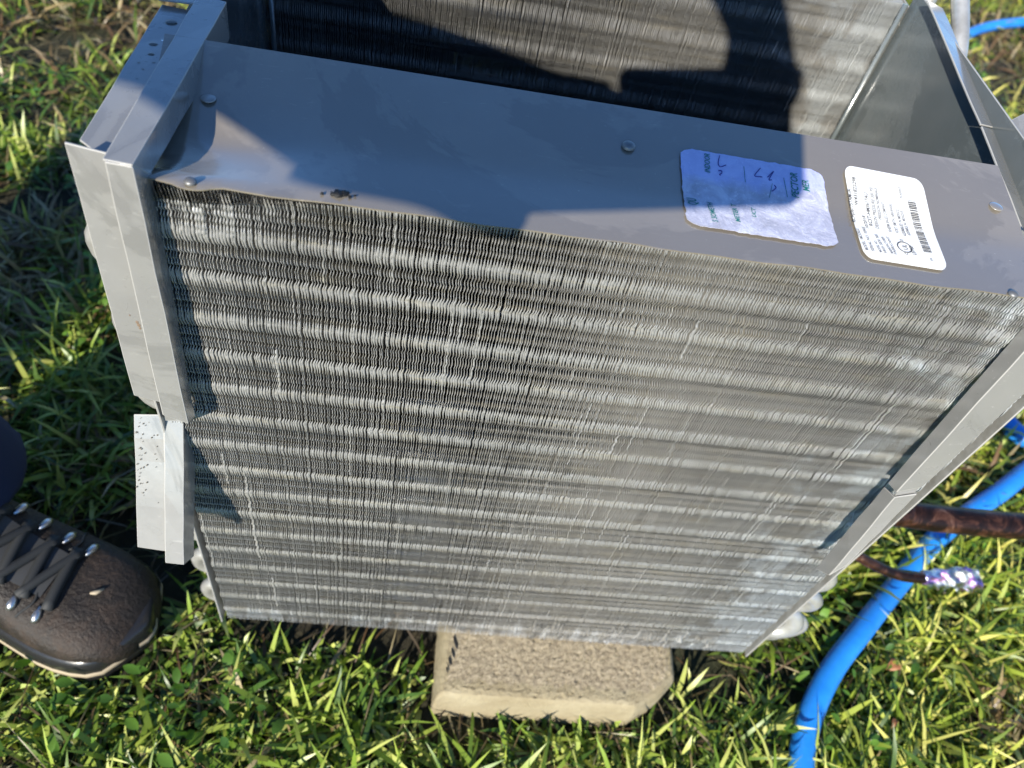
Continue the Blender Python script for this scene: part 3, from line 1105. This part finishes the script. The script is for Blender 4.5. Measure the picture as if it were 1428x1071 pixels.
def vnoise(x, y, sc, seed):
    r = np.random.default_rng(seed)
    g = r.random((64, 64))
    X_, Y_ = (x * sc) % 63, (y * sc) % 63
    i, j = np.floor(X_).astype(int), np.floor(Y_).astype(int)
    fx, fy = X_ - i, Y_ - j
    fx, fy = fx * fx * (3 - 2 * fx), fy * fy * (3 - 2 * fy)
    i2, j2 = (i + 1) % 64, (j + 1) % 64
    return (g[i, j] * (1 - fx) + g[i2, j] * fx) * (1 - fy) + (g[i, j2] * (1 - fx) + g[i2, j2] * fx) * fy


def scatter(n, x0, x1, y0, y1):
    x = rng.uniform(x0, x1, n)
    y = rng.uniform(y0, y1, n)
    return x, y


def dryness(x, y):
    d = vnoise(x, y, 6, 1) * 0.6 + vnoise(x, y, 17, 2) * 0.4
    left = np.clip((-x - 0.05) * 0.8 + (y - 0.12) * 0.3, 0, 0.13) * (x < 0.3) + 0.10 * ((x < 0.1) & (y > 0.45))
    far = np.clip((y - 0.8) * 0.25, 0, 0.22)
    return d + left + far


GREENS = np.array([(0.11, 0.185, 0.022), (0.19, 0.28, 0.035), (0.29, 0.37, 0.060), (0.05, 0.105, 0.015), (0.42, 0.46, 0.12)])
STRAW = np.array([(0.34, 0.26, 0.12), (0.26, 0.18, 0.085), (0.42, 0.35, 0.20), (0.16, 0.095, 0.045), (0.24, 0.23, 0.075)])


def blades(name, x, y, length, width, lean, colr, z0=-0.003):
    n = len(x)
    az = rng.uniform(0, 2 * math.pi, n)
    fx, fy = np.cos(az), np.sin(az)
    sx_, sy_ = -fy, fx
    tw = rng.normal(0, 0.9, n)
    bend = np.abs(rng.normal(0.35, 0.35, n))
    S = np.array([0.0, 0.38, 0.72, 1.0])
    wid = np.array([0.7, 1.0, 0.75, 0.0])
    vt = np.zeros((n, 7, 3), np.float32)
    k = 0
    for s, wd in zip(S, wid):
        # lean grows along the blade (radians from vertical)
        ang = lean * (0.45 + 0.35 * s + bend * s)
        hor = length * s * np.sin(ang)
        ver = length * s * np.cos(ang)
        cx, cy, cz = x + fx * hor, y + fy * hor, z0 + np.maximum(ver, 0.002 + 0.008 * s)
        if wd > 0:
            tw_s = tw * s
            ox = sx_ * np.cos(tw_s) * width * wd * 0.5
            oy = sy_ * np.cos(tw_s) * width * wd * 0.5
            oz = np.sin(tw_s) * width * wd * 0.5
            for sg in (-1, 1):
                vt[:, k, 0] = cx + sg * ox
                vt[:, k, 1] = cy + sg * oy
                vt[:, k, 2] = cz + sg * oz
                k += 1
        else:
            vt[:, k, 0], vt[:, k, 1], vt[:, k, 2] = cx, cy, cz
            k += 1
    base = (np.arange(n) * 7)[:, None]
    lp_ = np.array([0, 1, 3, 2, 2, 3, 5, 4, 4, 5, 6])
    loops = (base + lp_[None, :]).ravel()
    tot = np.tile([4, 4, 3], n)
    me = mesh_np(name, vt.reshape(-1, 3), loops, tot, True)
    at_ = me.color_attributes.new('col', 'FLOAT_COLOR', 'POINT')
    cc = np.ones((n, 7, 4), np.float32)
    grad = np.array([0.75, 0.75, 0.95, 0.95, 1.05, 1.05, 1.1])  # shade near the ground put into the colour: blades darker at the root
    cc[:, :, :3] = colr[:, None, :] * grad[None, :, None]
    at_.data.foreach_set('color', cc.ravel())
    return me, vt


def pick(x, y):
    n = len(x)
    d = dryness(x, y) + rng.normal(0, 0.13, n)
    dry = d > 0.80
    c_ = GREENS[rng.integers(0, len(GREENS), n)] * rng.uniform(0.75, 1.25, (n, 1))
    s_ = STRAW[rng.integers(0, len(STRAW), n)] * rng.uniform(0.6, 1.1, (n, 1))
    # sunlight on the right side painted in: blades made brighter and yellower
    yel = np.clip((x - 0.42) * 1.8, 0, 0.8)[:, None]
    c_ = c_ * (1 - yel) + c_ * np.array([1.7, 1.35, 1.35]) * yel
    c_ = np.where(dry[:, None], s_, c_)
    return c_


xs_, ys_, ls_, ws_, le_ = [], [], [], [], []
for (n, x0, x1, y0, y1, l0, l1, w0, w1) in ((50000, -0.75, 1.25, -0.40, 0.75, 0.022, 0.078, 0.0020, 0.0064), (90000, -1.3, 2.6, -0.9, 2.9, 0.03, 0.08, 0.003, 0.0062)):
    x, y = scatter(n, x0, x1, y0, y1)
    clumpy = vnoise(x, y, 14, 4)
    keep = ~blocked(x, y, 0.004) & (clumpy > 0.16 + 0.2 * rng.random(n))
    x, y = x[keep], y[keep]
    m_ = len(x)
    xs_.append(x)
    ys_.append(y)
    near = blocked(x, y, 0.05)
    L = rng.uniform(l0, l1, m_) * (0.7 + 0.6 * vnoise(x, y, 9, 5))
    L = np.where(near, L * 0.6, L)
    ls_.append(L)
    ws_.append(rng.uniform(w0, w1, m_))
    le_.append(np.clip(rng.normal(1.05, 0.35, m_), 0.1, 1.5))
x, y, L, wd_, le = map(np.concatenate, (xs_, ys_, ls_, ws_, le_))
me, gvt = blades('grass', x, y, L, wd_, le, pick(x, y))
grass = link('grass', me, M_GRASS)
tag(grass, 'dewy green and straw coloured lawn grass around the coil', 'grass', None, 'stuff')

# fine dry thatch lying low between the blades
n = 26000
x, y = scatter(n, -0.9, 1.7, -0.45, 2.3)
k = ~blocked(x, y, 0.0)
x, y = x[k], y[k]
cth = STRAW[rng.integers(0, 5, len(x))] * rng.uniform(0.25, 0.85, (len(x), 1))
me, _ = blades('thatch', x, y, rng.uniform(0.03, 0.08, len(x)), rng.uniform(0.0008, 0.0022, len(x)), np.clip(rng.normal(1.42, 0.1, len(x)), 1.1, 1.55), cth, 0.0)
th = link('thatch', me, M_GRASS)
tag(th, 'thin dry straw thatch lying between the green blades', 'thatch', None, 'stuff')

# broad-leaved lawn weeds in clumps
cl = rng.uniform(0, 1, (70, 2)) * np.array([2.6, 2.4]) + np.array([-0.75, -0.4])
cl = np.concatenate([cl, [(-0.235, 0.42), (-0.22, 0.40), (-0.20, 0.44), (-0.25, 0.45), (-0.05, -0.06), (0.02, -0.07), (-0.02, -0.09), (0.64, 0.08), (0.66, 0.0), (0.60, -0.05), (-0.33, 0.75), (-0.30, 0.62), (0.83, 0.17), (-0.12, -0.07)]])
px, py = [], []
for (a, b) in cl:
    m_ = rng.integers(8, 34)
    px.append(a + rng.normal(0, 0.028, m_))
    py.append(b + rng.normal(0, 0.028, m_))
x, y = np.concatenate(px), np.concatenate(py)
k = ~blocked(x, y, 0.012)
x, y = x[k], y[k]
n = len(x)
az = rng.uniform(0, 2 * math.pi, n)
L = rng.uniform(0.007, 0.019, n)
Wd = L * rng.uniform(0.42, 0.62, n)
tilt = rng.normal(0.15, 0.6, n)
zb = rng.uniform(0.012, 0.042, n)
prof = [(0.0, 0.12), (0.25, 0.8), (0.55, 1.0), (0.82, 0.62), (1.0, 0.08)]
vt = np.zeros((n, 15, 3), np.float32)
for i, (s, w_) in enumerate(prof):
    fx, fy = np.cos(az), np.sin(az)
    hx = L * s * np.cos(tilt)
    hz_ = L * s * np.sin(tilt) - L * 0.25 * s * s
    for j, sg in enumerate((-1, 0, 1)):
        vt[:, i * 3 + j, 0] = x + fx * hx - fy * sg * w_ * Wd * 0.5
        vt[:, i * 3 + j, 1] = y + fy * hx + fx * sg * w_ * Wd * 0.5
        vt[:, i * 3 + j, 2] = zb + hz_ + (0.10 * Wd if sg else 0) * w_
fl = []
for i in range(4):
    for j in range(2):
        a = i * 3 + j
        fl += [a, a + 1, a + 4, a + 3]
loops = ((np.arange(n) * 15)[:, None] + np.array(fl)[None, :]).ravel()
me = mesh_np('weed_leaves', vt.reshape(-1, 3), loops, np.full(n * 8, 4), True)
at_ = me.color_attributes.new('col', 'FLOAT_COLOR', 'POINT')
cc = np.ones((n, 15, 4), np.float32)
wc = np.array([(0.075, 0.17, 0.02), (0.12, 0.24, 0.03), (0.05, 0.12, 0.018)])
cc[:, :, :3] = (wc[rng.integers(0, 3, n)] * rng.uniform(0.75, 1.3, (n, 1)))[:, None, :]
at_.data.foreach_set('color', cc.ravel())
wd = link('weed_leaves', me, M_GRASS)
tag(wd, 'small oval leaved weeds growing in clumps through the lawn', 'weeds', None, 'stuff')

# dew on the blades
sel = rng.choice(len(gvt), 9000, replace=False)
pos = gvt[sel, 4 + (rng.random(9000) > 0.5)].astype(float)
pos = pos[(pos[:, 2] > 0.012) & (pos[:, 1] < 1.2)]
bm = bmesh.new()
bmesh.ops.create_icosphere(bm, subdivisions=2, radius=1)
iv = np.array([v.co[:] for v in bm.verts])
it = np.array([[v.index for v in f.verts] for f in bm.faces])
bm.free()
rd = rng.uniform(0.0006, 0.0019, len(pos)) * np.where(rng.random(len(pos)) < 0.1, 1.5, 1)
vv = pos[:, None, :] + np.array([0, 0, 0.0004]) + iv[None] * rd[:, None, None] * np.array([1, 1, 0.8])
loops = ((np.arange(len(pos)) * len(iv))[:, None] + it.ravel()[None, :]).ravel()
dew = link('dew', mesh_np('dew', vv.reshape(-1, 3), loops, np.full(len(pos) * len(it), 3), True), M_DROP)
tag(dew, 'tiny beads of dew glinting on the grass blades', 'dew', None, 'stuff')

# dead leaves
LEAVES = [(0.668, 0.004, 0.020, 0.5, 'curled orange brown leaf beside the blue hose at lower right'),
          (1.60, 1.62, 0.045, 1.9, 'reddish brown leaf in the far grass below the distant hose'),
          (-0.23, 0.47, 0.030, 2.6, 'tan curled leaf in the grass left of the grey flange'),
          (0.655, -0.055, 0.011, 1.1, 'small red brown leaf close to the hose at the bottom')]
for (a, b, s, rot, lab) in LEAVES:
    vs, fs = [], []
    for i, (t_, w_) in enumerate([(0, 0.1), (0.2, 0.7), (0.5, 1.0), (0.75, 0.7), (1.0, 0.05)]):
        for j, sg in enumerate((-1, -0.5, 0, 0.5, 1)):
            vs.append(Vector((s * t_, s * 0.32 * w_ * sg, s * (0.22 * abs(sg) ** 1.5 * w_ + 0.12 * math.sin(t_ * 4 + sg)))))
    for i in range(4):
        for j in range(4):
            q0 = i * 5 + j
            fs.append((q0, q0 + 1, q0 + 6, q0 + 5))
    o = link('dead_leaf', mesh_py('dead_leaf', vs, fs), M_DEAD, None, True)
    o.location = (a, b, 0.03)
    o.rotation_euler = (0.2, -0.15, rot)
    s_ = o.modifiers.new('thickness', 'SOLIDIFY')
    s_.thickness = 0.0004
    tag(o, lab, 'leaf', 'dead leaves on the lawn')

# ------------------------------------------------------------------ person
person = thing('person', 'person at the left edge in navy trousers and a wet dark brown lace-up boot', 'person', (-0.35, 0.0, 0))


def skin_mesh(name, joints, edges, rad, sub=2):
    me = mesh_py(name, joints, [])
    me = bpy.data.meshes.new(name)
    me.from_pydata([tuple(j) for j in joints], edges, [])
    ob = bpy.data.objects.new(name, me)
    COL.objects.link(ob)
    sk = ob.modifiers.new('skin', 'SKIN')
    sk.use_smooth_shade = True
    for i, r in enumerate(rad):
        sv_ = me.skin_vertices[0].data[i]
        sv_.radius = (r, r) if not isinstance(r, tuple) else r
        sv_.use_root = (i == 0)
    sb = ob.modifiers.new('sub', 'SUBSURF')
    sb.levels = sub
    sb.render_levels = sub
    dg = bpy.context.evaluated_depsgraph_get()
    new = bpy.data.meshes.new_from_object(ob.evaluated_get(dg))
    bpy.data.objects.remove(ob)
    new.name = name
    new.polygons.foreach_set('use_smooth', [True] * len(new.polygons))
    return new


J = {}
Jl, Je, Jr = [], [], []


def jn(k, p, r, par=None):
    J[k] = len(Jl)
    Jl.append(p)
    Jr.append(r)
    if par:
        Je.append((J[par], J[k]))


# facing right (+x): left side is +y
jn('pelvis', (-0.66, -0.08, 0.44), 0.125)
jn('waist', (-0.64, -0.09, 0.60), 0.115, 'pelvis')
jn('chest', (-0.52, -0.17, 0.84), 0.135, 'waist')
jn('neck0', (-0.44, -0.22, 1.03), 0.065, 'chest')
jn('neck1', (-0.41, -0.235, 1.08), 0.055, 'neck0')
jn('head', (-0.37, -0.245, 1.17), (0.085, 0.10), 'neck1')
jn('crown', (-0.36, -0.245, 1.25), 0.075, 'head')
jn('nose', (-0.265, -0.27, 1.145), 0.012, 'head')
jn('shR', (-0.50, -0.32, 0.95), 0.060, 'chest')
jn('elR', (-0.360, -0.350, 0.835), 0.038, 'shR')
jn('wrR', (-0.165, -0.330, 0.808), 0.036, 'elR')
jn('paR', (-0.105, -0.322, 0.783), (0.034, 0.044), 'wrR')
jn('knR2', (-0.050, -0.325, 0.774), (0.032, 0.044), 'paR')
jn('shL', (-0.38, -0.16, 1.000), 0.060, 'chest')
jn('elL', (-0.120, -0.440, 1.100), 0.037, 'shL')
jn('wrL', (0.022, -0.400, 0.945), 0.026, 'elL')
jn('paL', (0.060, -0.385, 0.900), (0.036, 0.022), 'wrL')
jn('hipL', (-0.64, 0.02, 0.43), 0.10, 'pelvis')
jn('knL', (-0.38, 0.085, 0.46), 0.066, 'hipL')
jn('anL', (-0.252, 0.078, 0.115), 0.040, 'knL')
jn('hipR', (-0.66, -0.18, 0.42), 0.10, 'pelvis')
jn('knR', (-0.56, -0.24, 0.065), 0.066, 'hipR')
jn('anR', (-0.93, -0.26, 0.085), 0.042, 'knR')
# fingers: right hand curled round the end of the phone, left hand steadying its top edge
for i, (dz, ln) in enumerate(((0.021, 0.030), (0.007, 0.036), (-0.007, 0.034), (-0.020, 0.027))):
    jn('r%da' % i, (-0.022, -0.332 + dz * 0.4, 0.776 + dz * 1.2), 0.0105, 'knR2')
    jn('r%db' % i, (-0.018 + ln * 0.7, -0.345 + dz * 0.4, 0.774 + dz * 1.2), 0.0100, 'r%da' % i)
    jn('r%dc' % i, (-0.014 + ln * 1.2, -0.350 + dz * 0.4, 0.770 + dz * 1.2), 0.0090, 'r%db' % i)
    jn('l%da' % i, (0.078 + dz * 1.1, -0.368, 0.868), 0.0098, 'paL')
    jn('l%db' % i, (0.086 + dz * 1.15, -0.350, 0.868 - ln * 0.75), 0.0090, 'l%da' % i)
    jn('l%dc' % i, (0.090 + dz * 1.15, -0.335, 0.864 - ln * 1.5), 0.0080, 'l%db' % i)
jn('rta', (-0.048, -0.302, 0.790), 0.011, 'paR')
jn('rtb', (-0.018, -0.298, 0.798), 0.0095, 'rta')
jn('lta', (0.040, -0.378, 0.874), 0.011, 'paL')
jn('ltb', (0.040, -0.364, 0.845), 0.0095, 'lta')
body = link('body', skin_mesh('body', Jl, Je, Jr, 2), M_SKIN, person)


def garment(name, keys, edges, grow, m):
    idx = {k: i for i, k in enumerate(keys)}
    rad = []
    for k in keys:
        r = Jr[J[k]]
        r = r if isinstance(r, tuple) else (r, r)
        g_ = grow.get(k, 0.01) if isinstance(grow, dict) else grow
        rad.append((r[0] + g_, r[1] + g_))
    me = skin_mesh(name, [Jl[J[k]] for k in keys], [(idx[a], idx[b]) for a, b in edges], rad, 2)
    return link(name, me, m, person)


garment('jeans', ['pelvis', 'hipL', 'knL', 'anL', 'hipR', 'knR', 'anR', 'waist'], [('pelvis', 'hipL'), ('hipL', 'knL'), ('knL', 'anL'), ('pelvis', 'hipR'), ('hipR', 'knR'), ('knR', 'anR'), ('pelvis', 'waist')], 0.022, M_JEAN)
tube('trouser_leg', catmull([(-0.256, 0.088, 0.112), (-0.258, 0.088, 0.15), (-0.285, 0.092, 0.25), (-0.355, 0.09, 0.43)], 4), [0.066, 0.068, 0.066, 0.064, 0.062, 0.062, 0.063, 0.065, 0.067, 0.070, 0.074, 0.078, 0.080], M_JEAN, person, 24, 0.02)
garment('shirt', ['chest', 'waist', 'pelvis', 'neck0', 'shR', 'elR', 'shL', 'elL'],
        [('chest', 'waist'), ('waist', 'pelvis'), ('chest', 'neck0'), ('chest', 'shR'), ('shR', 'elR'), ('chest', 'shL'), ('shL', 'elL')],
        {'chest': 0.034, 'waist': 0.034, 'pelvis': 0.040, 'neck0': 0.014, 'shR': 0.024, 'elR': 0.010, 'shL': 0.024, 'elL': 0.012}, M_SHIRT)
bm = bmesh.new()
bmesh.ops.create_icosphere(bm, subdivisions=3, radius=1)
for v in list(bm.verts):
    if v.co.z < -0.15 or (v.co.x > 0.55 and v.co.z < 0.45):
        bm.verts.remove(v)
for v in bm.verts:
    v.co = Vector((-0.375 + v.co.x * 0.104, -0.245 + v.co.y * 0.097, 1.195 + v.co.z * 0.112)) + Vector((rng.normal(0, .002), rng.normal(0, .002), rng.normal(0, .002)))
me = bpy.data.meshes.new('hair')
bm.to_mesh(me)
bm.free()
link('hair', me, M_HAIR, person, True)
M_EYEB = mat('eye', (0.05, 0.03, 0.02), 0.2)
for dy in (-0.035, 0.03):
    bm = bmesh.new()
    bmesh.ops.create_icosphere(bm, subdivisions=2, radius=0.011, matrix=Matrix.Translation((-0.292, -0.253 + dy, 1.168)))
    me = bpy.data.meshes.new('eye')
    bm.to_mesh(me)
    bm.free()
    link('eye', me, M_EYEB, person, True)


# work boot: lofted along its own axis, x forward, y left, z up
def boot(origin, fwd, pitch=0.0):
    fx = Vector((fwd.x, fwd.y, 0)).normalized()
    ly = Vector((-fx.y, fx.x, 0))
    Mx = Matrix(((fx.x, ly.x, 0, origin[0]), (fx.y, ly.y, 0, origin[1]), (0, 0, 1, origin[2]), (0, 0, 0, 1))) @ Matrix.Rotation(pitch, 4, 'Y')
    # x, half width, top height, flatness of the top
    secs = [(-0.150, 0.022, 0.085, 0.9), (-0.143, 0.036, 0.125, 0.9), (-0.120, 0.042, 0.165, 0.95), (-0.085, 0.044, 0.178, 0.95), (-0.050, 0.043, 0.165, 0.85), (-0.015, 0.043, 0.128, 0.8),
            (0.020, 0.046, 0.102, 0.85), (0.050, 0.050, 0.084, 0.95), (0.080, 0.053, 0.074, 1.0), (0.105, 0.053, 0.071, 1.05), (0.125, 0.049, 0.066, 1.05), (0.140, 0.042, 0.056, 1.0), (0.150, 0.031, 0.044, 0.95), (0.1555, 0.016, 0.032, 0.9)]
    zb_ = 0.016
    NS = 28
    verts, faces = [], []
    for (x_, hw, top, fl_) in secs:
        for k in range(NS):
            a = 2 * math.pi * k / NS
            cx_, cz_ = math.cos(a), math.sin(a)
            e = 0.72 * fl_
            yy = hw * math.copysign(abs(cx_) ** e, cx_)
            zz = (zb_ + top) / 2 + (top - zb_) / 2 * math.copysign(abs(cz_) ** e, cz_)
            if zz > 0.08:          # narrow towards the instep
                yy *= 1 - 0.42 * min(1, (zz - 0.08) / 0.08)
            verts.append(Mx @ Vector((x_, yy + 0.006 * math.sin(max(0, x_ + .02) * 9) * -1, zz)))
    n_ = len(secs)
    for i in range(n_ - 1):
        for k in range(NS):
            k2 = (k + 1) % NS
            faces.append((i * NS + k, (i + 1) * NS + k, (i + 1) * NS + k2, i * NS + k2))
    faces.append(tuple(range(NS)))
    faces.append(tuple(reversed(range((n_ - 1) * NS, n_ * NS))))
    up = link('boot', mesh_py('boot', verts, faces), M_LEATHER, person, True)
    sb = up.modifiers.new('sub', 'SUBSURF')
    sb.levels = 1
    sb.render_levels = 2

    def top_at(x_, y_):
        xs2 = [s[0] for s in secs]
        hw = np.interp(x_, xs2, [s[1] for s in secs])
        tp = np.interp(x_, xs2, [s[2] for s in secs])
        fl2 = np.interp(x_, xs2, [s[3] for s in secs])
        e = 0.72 * fl2
        yy = y_ + 0.006 * math.sin(max(0, x_ + .02) * 9)
        f = min(0.999, abs(yy) / hw)
        for _ in range(4):
            c0 = f ** (1 / e)
            s0 = math.sqrt(max(0, 1 - c0 * c0))
            z_ = (zb_ + tp) / 2 + (tp - zb_) / 2 * s0 ** e
            k_ = 1 - 0.42 * min(1, max(0, z_ - 0.08) / 0.08)
            f = min(0.999, abs(yy) / (hw * k_))
        return z_

    # outsole, midsole and rubber rand follow the outline
    def outline(grow, n2=48):
        pts = []
        xs2 = np.array([s[0] for s in secs])
        ws2 = np.array([s[1] for s in secs])
        for k in range(n2):
            a = 2 * math.pi * k / n2
            x_ = 0.0027 + (0.1527 + grow) * math.cos(a)
            hw = np.interp(np.clip(x_, -0.150, 0.1555), xs2, ws2)
            y_ = (hw + grow) * math.copysign(min(1, abs(math.sin(a)) * 1.9) ** 0.75, math.sin(a))
            y_ -= 0.006 * math.sin(max(0, x_ + .02) * 9)
            pts.append((x_, y_))
        return pts

    def band(name, lev, m_):
        vs, fs = [], []
        n2 = 48
        for (gr, z_, toe) in lev:
            for (x_, y_) in outline(gr, n2):
                lift = toe * max(0, (x_ - 0.07) / 0.085) ** 1.5
                vs.append(Mx @ Vector((x_, y_, z_ + lift)))
        for i in range(len(lev) - 1):
            for k in range(n2):
                k2 = (k + 1) % n2
                fs.append((i * n2 + k, i * n2 + k2, (i + 1) * n2 + k2, (i + 1) * n2 + k))
        fs.append(tuple(reversed(range(n2))))
        fs.append(tuple(range((len(lev) - 1) * n2, len(lev) * n2)))
        return link(name, mesh_py(name, vs, fs), m_, up, True)

    band('outsole', [(0.000, 0.000, 0.006), (0.003, 0.002, 0.006), (0.003, 0.010, 0.006), (0.002, 0.012, 0.006)], M_RUBBER)
    band('midsole', [(0.0018, 0.0105, 0.008), (0.0048, 0.013, 0.008), (0.0045, 0.020, 0.006), (0.002, 0.022, 0.006)], M_MID)
    band('rand', [(0.0015, 0.019, 0.004), (0.0042, 0.021, 0.006), (0.0030, 0.030, 0.010), (-0.0005, 0.036, 0.011), (-0.006, 0.0375, 0.010)], M_RUBBER)
    # stitched seams
    for ys in (-1, 1):
        pts = []
        for k in range(13):
            x_ = 0.062 - 0.004 * k
            y_ = ys * (0.043 - 0.0008 * k * k * 0.15) * 0.98
        seam = [Mx @ Vector((0.070 + 0.004 * math.sin(s), ys * (0.020 + 0.030 * s / 5), top_at(0.070, ys * (0.020 + 0.030 * s / 5)) + 0.0006)) for s in np.linspace(0, 4.3, 10)]
        tube('seam', seam, 0.0011, M_LACE, up, 5)
    # tongue
    vs, fs = [], []
    for i in range(12):
        x_ = 0.076 - i * 0.0145
        for j in range(7):
            y_ = -0.006 * math.sin(max(0, x_ + .02) * 9) + (j - 3) / 3 * 0.021
            vs.append(Mx @ Vector((x_, y_, top_at(x_, y_) + 0.0018 + 0.0015 * math.sin(i * 1.9))))
    for i in range(11):
        for j in range(6):
            q0 = i * 7 + j
            fs.append((q0, q0 + 1, q0 + 8, q0 + 7))
    link('tongue', mesh_py('tongue', vs, fs), M_TONGUE, up, True)
    # laces with hooks
    for i in range(6):
        x_ = 0.082 - i * 0.0215
        ysh = -0.006 * math.sin(max(0, x_ + .02) * 9)
        pts = []
        for j in range(9):
            y_ = ysh + (j - 4) / 4 * 0.028
            xx = x_ - 0.010 * (j - 4) / 8
            pts.append(Mx @ Vector((xx, y_, top_at(xx, y_) + 0.0036)))
        tube('lace', pts, 0.0048, M_LACE, up, 7)
        pts = []
        for j in range(9):
            y_ = ysh + (4 - j) / 4 * 0.028
            xx = x_ - 0.0205 * j / 8
            pts.append(Mx @ Vector((xx, y_, top_at(xx, y_) + 0.0052)))
        tube('lace', pts, 0.0042, M_LACE, up, 7)
        for j in (2, 5):
            p = pts[j] + Vector((0, 0, 0.0014))
            tube('lace_fleck', [p + Vector((-0.0018, 0.001, 0)), p + Vector((0.0018, -0.001, 0))], 0.0014, M_LACEF, up, 6)
        for ys in (-1, 1):
            y_ = ysh + ys * 0.0325
            z_ = top_at(x_, y_)
            c0 = Vector((x_ + 0.002 * ys, y_, z_ + 0.0018))
            pts = [Mx @ (c0 + Vector((0.0, -ys * 0.006, 0.0016))), Mx @ (c0 + Vector((0.001, -ys * 0.002, 0.0008))), Mx @ (c0 + Vector((0.0015, ys * 0.003, -0.0012))), Mx @ (c0 + Vector((0.0015, ys * 0.0070, -0.0035)))]
            tube('eyelet', pts, [0.0020, 0.0030, 0.0040, 0.0030], M_EYE, up, 10)
    # scuffed nick on the toe cap
    z_ = top_at(0.112, -0.004)
    nk = [Mx @ Vector((0.108, -0.006, z_ + 0.0010)), Mx @ Vector((0.112, -0.004, z_ + 0.0016)), Mx @ Vector((0.116, 0.002, z_ + 0.0004))]
    tube('toe_nick', nk, [0.0010, 0.0022, 0.0008], M_MID, up, 6)
    return up


b1 = boot((FOOT.x, FOOT.y, 0.004), BD)
b1['label'] = 'wet brown leather boot beside the coil, silver lace hooks'
boot((-0.99, -0.265, 0.10), Vector((1, 0.05, 0)), 1.15)

# ------------------------------------------------------------------ phone in the right hand
ph = thing('smartphone', 'black smartphone held out over the lawn in the right hand', 'phone', (0.128, -0.33, 0.74))
dn = (-UPV).normalized()
wdv = R0
nv = F
c0 = CAM - nv * 0.012 - wdv * 0.062 - dn * 0.006
hw_, hl_ = 0.074, 0.046
bm = bmesh.new()
corner = []
for (sx2, sy2) in ((1, 1), (-1, 1), (-1, -1), (1, -1)):
    for k in range(6):
        a = {(1, 1): 0, (-1, 1): 1, (-1, -1): 2, (1, -1): 3}[(sx2, sy2)] * math.pi / 2 + k / 5 * math.pi / 2
        corner.append((sx2 * (hw_ - 0.009) + 0.009 * math.cos(a), sy2 * (hl_ - 0.009) + 0.009 * math.sin(a)))
f = bm.faces.new([bm.verts.new(c0 + wdv * x_ + dn * y_ + nv * 0.004) for x_, y_ in corner])
r_ = bmesh.ops.extrude_face_region(bm, geom=[f])
for v in r_['geom']:
    if isinstance(v, bmesh.types.BMVert):
        v.co -= nv * 0.008
bmesh.ops.recalc_face_normals(bm, faces=bm.faces)
me = bpy.data.meshes.new('phone_body')
bm.to_mesh(me)
bm.free()
o = link('phone_body', me, M_PHONE, ph)
b = o.modifiers.new('edge', 'BEVEL')
b.width = 0.0012
b.segments = 2
for (dx, dy) in ((0.062, 0.006), (0.062, 0.024)):
    o = link('camera_lens', disc_mesh('camera_lens', 0.006, 0.0008), M_EYEB, ph, True)
    o.location = c0 + wdv * dx + dn * dy + nv * 0.0042
    o.rotation_euler = nv.to_track_quat('Z', 'Y').to_euler()
